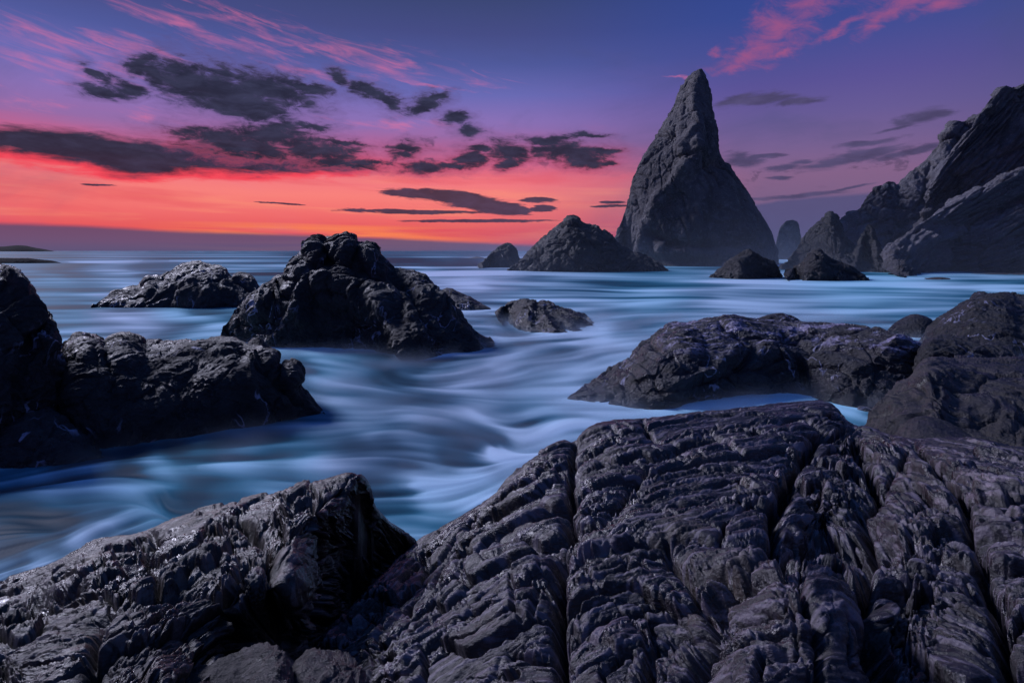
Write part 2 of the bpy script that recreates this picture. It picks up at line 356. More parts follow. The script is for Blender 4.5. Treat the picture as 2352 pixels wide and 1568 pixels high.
# ------------------------------------------------------------------ materials
def rock_mat(name, s, cols, wet=0.5, bump=1.0, strat=None, lichen=None, rough=(.45, .85), wetz=None, pale=None, trick=None, grain=False):
    """s: metres of one medium feature"""
    m = bpy.data.materials.new(name); m.use_nodes = True; g = G(m.node_tree)
    bs = g.n['Principled BSDF']
    co = g.n.new('ShaderNodeNewGeometry').outputs['Position']
    c1 = g.noise(co, .35/s, 5, .6, .4); c2 = g.noise(co, 2.2/s, 6, .65, .2); c3 = g.noise(co, 14/s, 3, .6)
    col = g.mix(g.sstep(c1, .35, .65), (*cols[0], 1), (*cols[1], 1))
    col = g.mix(g.m('MULTIPLY', g.sstep(c2, .48, .72), .75), col, (*cols[2], 1))
    col = g.mix(g.m('MULTIPLY', g.sstep(c3, .55, .75), .5), col, (*cols[3], 1))
    if lichen:
        l1 = g.noise(co, .8/s, 5, .7, .5)
        col = g.mix(g.m('MULTIPLY', g.sstep(l1, .56, .68), .7), col, (*lichen, 1))
    if grain:      # foliation: pale and dark mineral streaks along the strike
        ga = g.n.new('ShaderNodeAttribute'); ga.attribute_name = 'grain'; gr = ga.outputs['Fac']
        col = g.mix(g.m('MULTIPLY', g.sstep(gr, .58, .85), .75), col, (*cols[3], 1)); col = g.mix(g.m('MULTIPLY', g.sstep(gr, .45, .2), .7), col, (*cols[0], 1))
    if strat is not None:
        (ax, ay, az_), st_ = strat
        mp = g.n.new('ShaderNodeMapping'); g.l.new(co, mp.inputs[0]); mp.inputs['Rotation'].default_value = (ax, ay, az_); mp.inputs['Scale'].default_value = (1, st_, st_)
        sv = mp.outputs[0]
    else: sv = co
    n1 = g.noise(sv, 1.6/s, 8, .68, .5); n2 = g.noise(sv, 9/s, 5, .7, .3)
    vo = g.n.new('ShaderNodeTexVoronoi'); vo.feature = 'F1'; g.l.new(sv, vo.inputs['Vector']); vo.inputs['Scale'].default_value = 7/s
    n3 = g.noise(co, 40/s, 3, .6)
    hgt = g.m('ADD', g.m('MULTIPLY', n1, 1.0), g.m('ADD', g.m('MULTIPLY', n2, .38), g.m('ADD', g.m('MULTIPLY', vo.outputs[0], .16), g.m('MULTIPLY', n3, .10))))
    b = g.n.new('ShaderNodeBump'); b.inputs['Strength'].default_value = 1.0; b.inputs['Distance'].default_value = .16*s*bump
    g.l.new(hgt, b.inputs['Height']); g.l.new(b.outputs[0], bs.inputs['Normal'])
    w = g.noise(co, .9/s, 5, .65, .6)
    r = g.m('ADD', rough[0], g.m('MULTIPLY', g.sstep(w, .62-.3*wet, .75-.2*wet), 0))
    rr = g.n.new('ShaderNodeMapRange'); g.l.new(w, rr.inputs[0]); rr.inputs[1].default_value = .38; rr.inputs[2].default_value = .62
    rr.inputs[3].default_value = rough[0]; rr.inputs[4].default_value = rough[1]
    rsock = rr.outputs[0]
    if wetz:      # a dark wet band above the sea
        sx = g.n.new('ShaderNodeSeparateXYZ'); g.l.new(co, sx.inputs[0])
        wz = g.sstep(g.m('ADD', sx.outputs[2], g.m('MULTIPLY', c1, wetz*.8)), wetz*1.5, wetz*.5)
        col = g.mix(g.m('MULTIPLY', wz, .55), col, (.008, .009, .012, 1))
        rsock = g.m('SUBTRACT', rsock, g.m('MULTIPLY', wz, .22))
    if pale:      # sheen painted into the colour as pale patches, drawn out sideways; pale = (colour, threshold, z from, z to, stretch)
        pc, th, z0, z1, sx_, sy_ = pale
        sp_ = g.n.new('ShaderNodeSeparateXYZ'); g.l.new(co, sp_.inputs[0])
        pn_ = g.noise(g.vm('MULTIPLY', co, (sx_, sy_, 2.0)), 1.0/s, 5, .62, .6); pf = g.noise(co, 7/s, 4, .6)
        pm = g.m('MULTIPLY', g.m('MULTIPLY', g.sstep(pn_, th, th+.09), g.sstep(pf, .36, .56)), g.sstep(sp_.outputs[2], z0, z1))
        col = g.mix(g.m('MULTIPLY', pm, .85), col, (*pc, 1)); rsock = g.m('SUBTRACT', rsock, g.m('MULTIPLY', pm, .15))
    if trick:     # thin white threads of water running off the rock
        tn = g.noise(g.vm('MULTIPLY', co, (1.0, 1.0, .45)), trick/s, 3, .55, .8)
        tm = g.m('SUBTRACT', 1.0, g.sstep(g.m('ABSOLUTE', g.m('SUBTRACT', tn, .5)), .004, .016))
        tk = g.m('MULTIPLY', tm, g.sstep(g.noise(co, .5/s, 2, .5), .52, .62))
        col = g.mix(g.m('MULTIPLY', tk, .6), col, (.5, .5, .72, 1)); rsock = g.m('SUBTRACT', rsock, g.m('MULTIPLY', tk, .2))
    g.l.new(col, bs.inputs['Base Color']); g.l.new(rsock, bs.inputs['Roughness'])
    bs.inputs['Specular IOR Level'].default_value = .62
    return m
M_reef = rock_mat('rock_reef', 6, [(.006, .006, .009), (.010, .010, .014), (.014, .014, .018), (.02, .02, .026)], rough=(.95, 1.0), bump=.3); M_reef.node_tree.nodes['Principled BSDF'].inputs['Specular IOR Level'].default_value = .05
K1 = [(.030, .027, .030), (.055, .048, .050), (.075, .066, .070), (.12, .11, .12)]
K2 = [(.007, .006, .008), (.015, .013, .015), (.028, .024, .027), (.07, .062, .072)]
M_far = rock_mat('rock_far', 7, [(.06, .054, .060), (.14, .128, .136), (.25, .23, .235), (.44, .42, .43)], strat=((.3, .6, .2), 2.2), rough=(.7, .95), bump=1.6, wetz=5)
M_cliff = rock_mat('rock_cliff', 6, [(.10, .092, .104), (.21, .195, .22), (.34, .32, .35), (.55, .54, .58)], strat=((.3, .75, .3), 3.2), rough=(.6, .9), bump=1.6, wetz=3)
M_foot = rock_mat('rock_foot', 5, [(.012, .011, .014), (.030, .027, .031), (.05, .046, .052), (.12, .11, .13)], strat=((.3, .6, .2), 2.2), rough=(.4, .9), bump=1.6, wetz=2)
M_mid = rock_mat('rock_mid', 1.0, K2, wet=.7, strat=((.2, .7, .1), 1.8), rough=(.32, .8), bump=1.2, wetz=.9, trick=.8, pale=((.15, .13, .18), .62, .6, 1.6, 1, 1))
M_boulder = rock_mat('rock_boulder', .5, [(.010, .008, .008), (.026, .020, .020), (.048, .038, .038), (.12, .10, .105)], strat=((.1, .2, .5), 2.2), rough=(.25, .7), bump=.7)
M_near = rock_mat('rock_near', .45, [(.007, .006, .008), (.023, .020, .026), (.048, .041, .052), (.17, .145, .18)], strat=((.1, .2, .5), 2.2), lichen=(.06, .044, .034), rough=(.18, .55), bump=.30, grain=True, pale=((.26, .21, .25), .60, 1.6, 1.9, .5, 1.1))
M_near_l = rock_mat('rock_near_brown', .45, [(.007, .006, .005), (.019, .014, .011), (.040, .031, .025), (.13, .115, .115)], strat=((.1, .2, .5), 2.0), lichen=(.085, .056, .026), rough=(.20, .60), bump=.32, grain=True)
M_flat = rock_mat('rock_wet_top', .8, [(.010, .009, .012), (.022, .019, .025), (.036, .031, .039), (.09, .08, .10)], strat=((.1, .1, .35), 3.0), rough=(.14, .68), bump=.7, wetz=.5, trick=.6, pale=((.42, .38, .56), .50, 1.15, 1.6, .35, 2.2))  # its pale patches paint a bright sheen onto the wet top

# ------------------------------------------------------------------ rock built from ribs hanging from a traced crest
FEET = []
def rib_rock(name, crest, foot, label, cat, mat, yr, n=1.5, back=.8, ns=160, nt=70, L=1., A=.12, style='lump', seed=0, skirt=.8, knobs=(), ropes=(), group=None, aniso=(1, 1, 1), rot=0.4, smooth=1):
    """crest: (u,v) left to right. yr: (left, middle, right) distance of the crest. foot: (u,v[,y]) on the sea (or at y)"""
    cr = chaikin([(u, v) for u, v in crest], smooth); cr = resample(cr, ns)
    f = (cr[:, 0]-cr[0, 0])/(cr[-1, 0]-cr[0, 0]); f = np.clip(f, 0, 1)
    yy = yr[0]*(1-f)*(1-2*f)*1.0+yr[1]*4*f*(1-f)+yr[2]*f*(2*f-1)
    R = np.stack([(cr[:, 0]-UC)/F*yy, yy, H-(cr[:, 1]-VH)/F*yy], 1)
    ft = chaikin([(p[0], p[1], p[2] if len(p) > 2 else seay(p[1])) for p in foot], 1)
    ft = resample(ft, ns)
    Ft = np.stack([(ft[:, 0]-UC)/F*ft[:, 2], ft[:, 2], H-(ft[:, 1]-VH)/F*ft[:, 2]], 1)
    if Ft[:, 2].max() < .2 and yr[1] < 60: FEET.append((seed, Ft[::max(1, ns//26), :2].copy()))
    Bk = Ft.copy(); Bk[:, 1] = R[:, 1]+(R[:, 1]-Ft[:, 1])*back+ .02*yr[1]; ub = R[:, 0]/R[:, 1]; ub = ub.mean()+(ub-ub.mean())*.88; Bk[:, 0] = ub*Bk[:, 1]; Bk[:, 2] = np.where(Ft[:, 2] > .3, Ft[:, 2]*.3, Ft[:, 2])
    sd = np.array([0, 0, 1.])
    rows = []
    def rib(Bs, t):
        th = t*math.pi/2; w = math.sin(th)**(2/n); z = math.cos(th)**(2/n) if t < 1 else 0
        Q = np.empty_like(R); Q[:, 1] = R[:, 1]*(1-w)+Bs[:, 1]*w; wx = (1-z)**1.15 if t < 1 else 1.
        Q[:, 0] = (R[:, 0]/R[:, 1]*(1-wx)+Bs[:, 0]/Bs[:, 1]*wx)*Q[:, 1]
        Q[:, 2] = Bs[:, 2]+(R[:, 2]-Bs[:, 2])*z
        return Q
    nb = max(10, nt//4)
    rows.append(rib(Bk, 1)-sd*skirt)
    for t in np.linspace(1, 0, nb, endpoint=False): rows.append(rib(Bk, t))
    for t in np.linspace(0, 1, nt): rows.append(rib(Ft, t))
    for k in (.3, .65, 1): rows.append(rib(Ft, 1)+np.array([0, -.15*skirt*k, -skirt*k]))
    X = np.stack(rows, 1)                # ns x rows x 3
    shp = X.shape[:2]; N = normals(X)
    if np.mean(N[:, nb+3:nb+nt//2, 1]) > 0: N = -N
    p = (X.reshape(-1, 3)+seed*13.7)
    ca, sa = math.cos(rot), math.sin(rot)
    pr = np.stack([p[:, 0]*ca+p[:, 2]*sa, p[:, 1], -p[:, 0]*sa+p[:, 2]*ca], 1)*np.array(aniso)
    pw = pr/L; wv = np.stack([perlin(pw*.8+3), perlin(pw*.8+31), perlin(pw*.8+77)], 1)
    pw = pw+wv*.35
    hf_ = .16*facet(pw*4.3)[0]+.13*ridged(pw*9, 3, .6)
    if style == 'lump':
        fc, ed = facet(pw*.8)
        d = 1.15*billow(pw*.55, 3)+.45*fc+.25*billow(pw*2.4, 2)+.10*ridged(pw*6, 2)-.35*np.exp(-(ed/.10)**2)*.6
    elif style == 'stack':
        fc, ed = facet(pw*.55); fc2, ed2 = facet(pw*1.9)
        d = .6*ridged(pw*.4, 4)+.8*fc+.45*fc2+.5*ridged(pw*1.6, 4, .65)+.16*billow(pw*5, 2)-.55*np.exp(-(ed/.07)**2)-.3*np.exp(-(ed2/.09)**2)
    elif style == 'slab':
        fc, ed = facet(pw*.7); lay = pr[:, 2]/L*3.2+1.2*perlin(pw*.7)
        saw = (lay-np.floor(lay)); saw = np.where(saw < .8, saw/.8, (1-saw)/.2)-.5
        d = .6*fbm(pw*.5, 3)+.4*fc+.42*saw+.42*ridged(pw*1.7, 4, .65)+.3*facet(pw*2.1)[0]-.5*np.exp(-(ed/.06)**2)
    else:   # smooth boulder
        fc, ed = facet(pw*.6)
        d = .7*fbm(pw*.5, 3)+.25*fc+.16*billow(pw*2.2, 3)+.10*ridged(pw*4, 3)
    tt = np.r_[np.ones(nb+1), np.linspace(0, 1, nt), np.ones(3)]; cw = np.clip(tt/.22, 0, 1)[None, :]*np.ones(shp)
    D = A*d.reshape(shp)*(.35+.65*cw)+A*hf_.reshape(shp)
    # screen-traced relief: knobs (u,v,radius,height) and ropes (polyline,width,height)
    U = X[:, :, 0]/X[:, :, 1]*F+UC; Vv = VH+(H-X[:, :, 2])/X[:, :, 1]*F
    wob = (14*perlin(np.stack([U.ravel()/40, Vv.ravel()/40, np.full(U.size, seed+.5)], 1))).reshape(shp)
    for (u, v, r, hgt) in knobs:
        q = np.clip(1-((U-u)**2+(Vv-v)**2)/(r*r), 0, 1); D += hgt*np.sqrt(q)*(.3+.7*cw)
    for (line, w, hgt) in ropes:
        dd = seg_dist(U+wob*w/30, Vv+wob*w/30, line); D += hgt*np.exp(-(dd/w)**2)*cw
    edge = np.minimum(1, np.minimum(np.arange(shp[0]), np.arange(shp[0])[::-1])/(.03*shp[0]))[:, None]
    X = X+N*(D*(.3+.7*edge))[:, :, None]
    org = np.array([Ft[:, 0].mean(), (Ft[:, 1].mean()+R[:, 1].mean())/2, max(0., Ft[:, 2].min())])
    o = make_mesh(name, X.reshape(-1, 3), gridfaces(*shp), mat, org)
    tag(o, label, cat, group)
    return o

# ------------------------------------------------------------------ tiled 2D noise and streaks along a direction field
def tile(seed, n=512, per=64):
    r = np.random.RandomState(seed); f = np.fft.fft2(r.normal(size=(n, n)))
    k = np.hypot(*np.meshgrid(np.fft.fftfreq(n)*n, np.fft.fftfreq(n)*n))
    t = np.real(np.fft.ifft2(f*(1/(1+(k/(per*.8))**3))*(k > per*.25)))
    return (t/t.std()).astype(np.float32)
TL = [tile(5), tile(6)]
def look(T, x, y, lam):
    """sample the tile so that its wavelength is lam metres"""
    n = T.shape[0]; a = x*(8/lam); b = y*(8/lam)
    i = np.floor(a).astype(np.int64); j = np.floor(b).astype(np.int64); fa = a-i; fb = b-j
    i0, j0, i1, j1 = i % n, j % n, (i+1) % n, (j+1) % n
    return (T[i0, j0]*(1-fa)*(1-fb)+T[i1, j0]*fa*(1-fb)+T[i0, j1]*(1-fa)*fb+T[i1, j1]*fa*fb).astype(np.float32)
def idw(U, V, pts, p=2.5, vs=1.0):
    num = 0; den = 0
    for q in pts:
        w = 1/((U-q[0])**2+((V-q[1])*vs)**2+60)**(p/2)
        num = num+w[..., None]*np.array(q[2:], float); den = den+w
    return num/den[..., None]
def dirfield(cps, cams_q):
    """control vectors traced in the picture (u,v,du,dv) -> world directions on a level sheet at depth q below the eye"""
    out = []
    for u, v, du, dv in cps:
        l = math.hypot(du, dv); du, dv = du/l*8, dv/l*8
        a = P3(u, v, cams_q*F/(v-VH)); b = P3(u+du, v+dv, cams_q*F/(v+dv-VH)); d = (b-a)[:2]
        d = d/np.linalg.norm(d); out.append((u, v, d[0], d[1]))
    return out
def grid_dir(Ux, Vx, pts, vs=1.0):
    """interpolate on a coarse screen raster, then bilinear look-up function"""
    us = np.linspace(-700, 3100, 96); vs_ = np.linspace(577, 1900, 70)
    A, B = np.meshgrid(us, vs_, indexing='ij'); Dd = idw(A, B, pts, 3, vs)
    def f(U, V):
        a = np.clip((U-us[0])/(us[1]-us[0]), 0, len(us)-1.001); b = np.clip((V-vs_[0])/(vs_[1]-vs_[0]), 0, len(vs_)-1.001)
        i, j = a.astype(int), b.astype(int); fa, fb = (a-i)[..., None], (b-j)[..., None]
        return Dd[i, j]*(1-fa)*(1-fb)+Dd[i+1, j]*fa*(1-fb)+Dd[i, j+1]*(1-fa)*fb+Dd[i+1, j+1]*fa*fb
    return f
def rbf(xy, z, Q, lam=1e-3):
    """thin plate through the control points"""
    def U_(r2): return r2*np.log(r2+1e-9)
    n = len(xy); d2 = ((xy[:, None]-xy[None])**2).sum(-1)
    A = np.zeros((n+3, n+3)); A[:n, :n] = U_(d2)+lam*np.eye(n); A[:n, n] = 1; A[:n, n+1:] = xy; A[n, :n] = 1; A[n+1:, :n] = xy.T
    w = np.linalg.solve(A, np.r_[z, 0, 0, 0]); out = w[n]+Q[..., 0]*w[n+1]+Q[..., 1]*w[n+2]
    for k in range(n): out = out+w[k]*U_((Q[..., 0]-xy[k, 0])**2+(Q[..., 1]-xy[k, 1])**2)
    return out

# ------------------------------------------------------------------ sea
FLOW = [(100, 640, 1, 0), (600, 620, 1, 0), (1100, 620, 1, 0), (1700, 640, 1, .02), (2300, 640, 1, 0), (2300, 700, 1, 0), (1900, 700, 1, 0), (1400, 660, 1, .04), (1500, 710, 1, -.03),
        (300, 720, 1, 0), (450, 760, 1, -.12), (200, 760, 1, .0), (1150, 660, 1, .03), (1260, 790, 1, -.06), (1400, 780, 1, -.12), (1350, 850, 1, -.3), (1200, 840, 1, -.28), (1450, 720, 1, -.1),
        (700, 815, 1, .02), (800, 825, 1, .25), (880, 870, 1, .45), (960, 900, 1, .1), (700, 870, 1, .6), (1050, 860, 1, -.18), (820, 920, 1, .1), (900, 960, 1, -.15), (1000, 960, 1, .1), (1100, 960, 1, .5),
        (1250, 900, 1, -.05), (1400, 930, 1, .05), (1560, 960, 1, -.12), (1700, 930, 1, -.1), (1900, 930, 1, .2), (1960, 960, 1, .3), (1000, 1010, 1, .22), (1130, 1020, .8, .5), (1000, 1080, 1, .18), (1150, 1090, 1, -.5), (1250, 990, 1, -.35),
        (1000, 1130, 1, -.25), (900, 1180, 1, -.1), (1080, 1140, 1, -.35), (1000, 1200, 1, .05), (800, 1010, 1, -.1), (600, 1020, 1, -.12), (400, 1040, 1, -.05), (250, 1060, 1, -.15), (100, 1080, 1, -.25), (100, 1150, 1, .05), (300, 1120, 1, .1),
        (500, 1120, 1, .1), (300, 1200, 1, -.6), (200, 1250, 1, -.5), (60, 1290, 1, -.45), (50, 1210, 1, .05), (380, 1160, .3, 1), (450, 1160, 1, -.1), (600, 1110, 1, .08), (750, 1080, 1, .1), (60, 1040, 1, -.5)]
FOAM = [(100, 585, .22), (700, 585, .2), (1100, 585, .2), (250, 600, .42), (650, 602, .45), (1000, 596, .35), (150, 622, .08), (350, 622, .14), (600, 622, .4), (1000, 606, .03), (1080, 604, .03), (930, 604, .1), (1120, 618, .5), (980, 622, .55), (1160, 628, .75),
        (120, 650, .45), (300, 650, .5), (180, 690, .3), (300, 715, .22), (480, 712, .1), (420, 730, .6), (300, 745, .75), (480, 745, .65), (220, 765, .6), (200, 715, .4), (400, 760, .35), (1100, 645, .8), (1300, 640, .62), (1200, 655, .4), (1150, 668, .42),
        (1550, 616, .55), (1500, 640, .45), (1650, 625, .5), (1600, 660, .42), (1400, 675, .55), (1700, 690, .7), (1900, 655, .7), (2100, 640, .7), (2300, 655, .68), (2340, 635, .55), (2250, 690, .4), (2150, 710, .5), (1900, 690, .62), (2050, 740, .45), (1500, 700, .65), (1400, 705, .45), (1250, 680, .55), (1130, 700, .4),
        (1100, 720, .5), (1160, 742, .05), (1190, 755, .04), (1130, 750, .45), (1170, 790, .75), (1250, 775, .55), (1360, 770, .8), (1450, 760, .55), (1300, 800, .45), (1380, 830, .6), (1250, 830, .5), (1150, 830, .6),
        (640, 812, .5), (720, 808, .62), (800, 835, .42), (880, 850, .18), (960, 850, .1), (700, 845, .1), (660, 840, .15), (760, 870, .5), (850, 890, .32), (1000, 870, .35), (1080, 850, .4), (690, 900, .3), (740, 930, .25), (820, 940, .4), (920, 910, .3), (950, 950, .62), (860, 985, .5),
        (1100, 900, .65), (1200, 890, .6), (1180, 940, .35), (1080, 950, .5), (1250, 950, .65), (1380, 960, .75), (1400, 910, .45), (1480, 945, .7), (1550, 965, .7), (1560, 945, .28), (1620, 925, .7), (1720, 912, .95), (1820, 915, .9), (1900, 935, .7), (1960, 965, .6), (1930, 925, .3), (1980, 945, .3),
        (1060, 1035, .1), (1100, 1020, .18), (1010, 1055, .12), (960, 1030, .3), (1180, 1000, .75), (1160, 1060, .9), (1080, 1100, .85), (980, 1075, .6), (1240, 1010, .7), (900, 1060, .25), (880, 1120, .12), (930, 1140, .2), (1000, 1135, .85), (1080, 1150, .8), (1000, 1180, .65), (920, 1200, .45), (1000, 1215, .4), (960, 1235, .5), (880, 1015, .2), (800, 1030, .2), (740, 1000, .35),
        (620, 1010, .1), (520, 1025, .02), (400, 1040, .0), (280, 1050, .02), (450, 1062, .2), (180, 1050, .1), (50, 1050, .05), (20, 1000, .03), (120, 1040, .06), (80, 1085, .5), (200, 1085, .6), (350, 1090, .65), (550, 1065, .55), (650, 1055, .4), (700, 1080, .62), (300, 1120, .55), (150, 1120, .45), (50, 1120, .3), (50, 1160, .15), (180, 1150, .3), (240, 1165, .35),
        (380, 1150, .15), (450, 1145, .08), (520, 1135, .25), (620, 1105, .45), (700, 1110, .4), (500, 1165, .25), (400, 1185, .3), (330, 1180, .5), (250, 1185, .15), (150, 1185, .08), (60, 1200, .02), (20, 1230, .02), (120, 1215, .05), (280, 1215, .5), (180, 1248, .55), (80, 1285, .6), (20, 1310, .5), (100, 1240, .15), (30, 1260, .1), (180, 1290, .1), (60, 1325, .1), (300, 1240, .2)]
TINT = [(300, 600, .7), (1000, 600, .4), (300, 740, .8), (150, 700, .1), (450, 700, .1), (1100, 640, .9), (1500, 650, .2), (2200, 650, .3), (2000, 630, .1), (1700, 690, .6), (1250, 700, .5), (1300, 800, .7), (1100, 850, .8), (950, 850, .6), (700, 830, .1), (1050, 950, .8), (850, 950, .6),
        (1250, 900, .5), (1720, 910, .1), (1950, 950, .1), (1100, 1030, .7), (850, 1040, .8), (1050, 1130, .45), (980, 1200, .2), (600, 1040, .1), (400, 1040, .0), (300, 1100, .1), (100, 1100, .15), (60, 1180, .0), (450, 1150, .0), (200, 1240, .6), (60, 1290, .55)]
t1 = time.time()
us = np.r_[np.linspace(-3000, -160, 30), np.linspace(-130, 2480, 860), np.linspace(2510, 5300, 30)]
vv = np.r_[VH+np.geomspace(.25, 30, 60)[:-1], np.linspace(606, 760, 150)[:-1], np.linspace(760, 1380, 330)[:-1], np.linspace(1380, 3200, 24)]
Y = seay(vv); UU, YY = np.meshgrid(us, Y, indexing='ij'); VV = np.broadcast_to(vv, UU.shape); XX = (UU-UC)/F*YY
fd = grid_dir(None, None, dirfield(FLOW, H), 1.6)
wl = YY*.045*(1+YY/45.); wl = np.clip(wl, .42, None)
step = YY*.012*(1+YY/220.)
def streak(X0, Y0, lams, wts, st, nst, fdir, q, T=0, hx=None):
    S = [0]*len(lams)
    for sg in (1, -1):
        x = X0.copy(); y = Y0.copy()
        for k in range(nst):
            if not (sg == -1 and k == 0):
                kern = math.cos(k/nst*math.pi/2)**2
                for i, L_ in enumerate(lams):
                    S[i] = S[i]+kern*look(TL[(i+T) % 2], x+3.1*i, y+1.7*i, L_)
            d = fdir((x/np.maximum(y, .3))*F+UC, VH+q*F/np.maximum(y, .3))
            l = np.maximum(np.linalg.norm(d, axis=-1), 1e-6)
            x = x+sg*d[..., 0]/l*st; y = y+sg*d[..., 1]/l*st
    S = [s/np.sqrt(nst) for s in S]
    return sum(w*s for w, s in zip(wts, S))
# warp of the positions, for curling streaks
wq = np.stack([XX.ravel()/(1.0), YY.ravel(), np.zeros(XX.size)], 1)
sl_ = (YY*.18)[..., None].reshape(-1, 1)
W1 = perlin(np.stack([np.log(YY).ravel()*7, (XX/YY).ravel()*5, np.full(XX.size, 2.2)], 1)).reshape(XX.shape)
W2 = perlin(np.stack([np.log(YY).ravel()*7, (XX/YY).ravel()*5, np.full(XX.size, 9.2)], 1)).reshape(XX.shape)
oct_ = [.3, .6, 1.2, 2.4, 4.8, 9.6, 19.2, 38.4, 90]
lw = np.log2(wl)
Wt = [np.exp(-((math.log2(o_)-lw)/1.1)**2) for o_ in oct_]; tot = sum(Wt); Wt = [w/tot for w in Wt]
Sx = streak(XX+W1*YY*.03, YY+W2*YY*.03, oct_, Wt, step*.62, 16, fd, H)
Sx = Sx/np.std(Sx)
fu = UU+W1*45+10*Sx; fv = VV+W2*np.clip((VV-VH)*.16, 1.5, 26)+Sx*np.clip((VV-VH)*.02, .6, 5)
def fgrid(pts, vs):
    usg = np.linspace(-700, 3100, 240); vg = np.geomspace(1, 1400, 240)
    A, B = np.meshgrid(usg, vg, indexing='ij'); num = 0; den = 0
    for u, v, w_ in pts:
        k = vs*np.clip(60/np.maximum(v-VH, 6), .8, 6)**.8
        ww = 1/((A-u)**2+((B+VH-v)*k)**2+250)**1.7; num = num+ww*w_; den = den+ww
    Z = num/den
    def f(U, V):
        a = np.clip((U-usg[0])/(usg[1]-usg[0]), 0, 238.99); b = np.clip(np.log(np.maximum(V-VH, 1))/math.log(1400)*239, 0, 238.99)
        i, j = a.astype(int), b.astype(int); fa, fb = a-i, b-j
        return Z[i, j]*(1-fa)*(1-fb)+Z[i+1, j]*fa*(1-fb)+Z[i, j+1]*(1-fa)*fb+Z[i+1, j+1]*fa*fb
    return f
foam = fgrid(FOAM, 2.2)(fu, fv); tint = fgrid(TINT, 2.0)(fu, fv)
foam = foam+Sx*(.07+.14*foam)+.05*np.clip(Sx-.8, 0, 2)*(foam > .25)
foam = np.clip(foam, 0, 1); tint = np.clip(tint+Sx*.05, 0, 1)
# low swell; two dark faces of far waves; a dip and fall behind the small rock
near = np.exp(-YY/30)
Z = .05*near*Sx*.5+.02*YY/20*np.clip(W1, -1, 1)*np.exp(-YY/80)
SEA_LEVEL_NOISE = 0.02
def swell(u0, u1, v0, hgt, wd):
    y0 = seay(v0); f = 1/(1+np.exp(-(UU-u0)/25))/(1+np.exp((UU-u1)/25))
    return hgt*f*np.exp(-((YY-y0)/wd)**2)
Z += swell(-300, 500, 612, .9, 12)+swell(880, 1130, 600, 1.7, 14)+swell(300, 900, 597, .8, 20)
Z += -.25*np.exp(-(((UU-1180)/50)**2+((VV-757)/16)**2))
Z[YY > 1200] = 0
m = bpy.data.materials.new('sea_water'); m.use_nodes = True; g = G(m.node_tree); bs = g.n['Principled BSDF']
def attr(g, name):
    n = g.n.new('ShaderNodeAttribute'); n.attribute_name = name; return n.outputs['Fac']
fo, ti = attr(g, 'foam'), attr(g, 'tint')
deep = g.ramp(ti, [(0, (.004, .040, .070)), (1, (.022, .036, .060))])
midc = g.ramp(ti, [(0, (.025, .19, .28)), (1, (.10, .17, .26))])
whit = g.ramp(ti, [(0, (.38, .78, .96)), (1, (.66, .78, .95))])
c = g.mix(g.sstep(fo, .0, .42), deep, midc); c = g.mix(g.sstep(fo, .22, 1.0), c, whit)
g.l.new(c, bs.inputs['Base Color'])
r = g.n.new('ShaderNodeMapRange'); g.l.new(fo, r.inputs[0]); r.inputs[1].default_value = 0; r.inputs[2].default_value = .8; r.inputs[3].default_value = .50; r.inputs[4].default_value = .8
g.l.new(r.outputs[0], bs.inputs['Roughness']); bs.inputs['IOR'].default_value = 1.33; bs.inputs['Specular IOR Level'].default_value = .08
M_sea = m
sea = make_mesh('sea', np.stack([XX, YY, Z], -1).reshape(-1, 3), gridfaces(*XX.shape)[:, ::-1], M_sea, attrs={'foam': foam.ravel(), 'tint': tint.ravel()})
tag(sea, 'long smooth milky blue sea water streaked with foam between the rocks', kind='structure')
# sea bed sheet that closes the near side and lies under everything
bedm = bpy.data.materials.new('sea_bed'); bedm.use_nodes = True; bedm.node_tree.nodes['Principled BSDF'].inputs['Base Color'].default_value = (.01, .012, .015, 1)
bed = make_mesh('sea_bed', [(-40000, -200, -2.5), (40000, -200, -2.5), (40000, 24000, -2.5), (-40000, 24000, -2.5)], [(0, 1, 2, 3)], bedm); tag(bed, kind='structure')
print('sea', time.time()-t1)

# ------------------------------------------------------------------ far and middle rocks
t1 = time.time()
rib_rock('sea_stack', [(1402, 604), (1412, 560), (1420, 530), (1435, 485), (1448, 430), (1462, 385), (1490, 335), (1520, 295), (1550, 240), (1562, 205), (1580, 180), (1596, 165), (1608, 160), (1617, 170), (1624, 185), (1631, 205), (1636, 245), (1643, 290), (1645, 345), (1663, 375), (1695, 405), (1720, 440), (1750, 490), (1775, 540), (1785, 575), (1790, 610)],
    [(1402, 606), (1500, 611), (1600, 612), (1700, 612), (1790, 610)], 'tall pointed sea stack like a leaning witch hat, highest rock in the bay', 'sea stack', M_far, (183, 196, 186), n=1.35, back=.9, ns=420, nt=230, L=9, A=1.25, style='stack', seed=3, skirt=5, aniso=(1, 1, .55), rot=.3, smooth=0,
    ropes=[([(1600, 190), (1594, 240), (1602, 300), (1600, 345)], 12, 1.6), ([(1600, 345), (1585, 380), (1555, 420), (1520, 450), (1490, 520), (1470, 590)], 15, 2.4), ([(1590, 300), (1570, 340), (1575, 400)], 12, 1.8), ([(1650, 400), (1680, 470), (1720, 560)], 18, 2.4),
           ([(1640, 380), (1645, 450), (1640, 560)], 16, -2.6), ([(1500, 540), (1560, 562), (1640, 556), (1760, 562)], 9, -2.5), ([(1470, 600), (1560, 596), (1700, 600), (1780, 602)], 12, -2.0)])
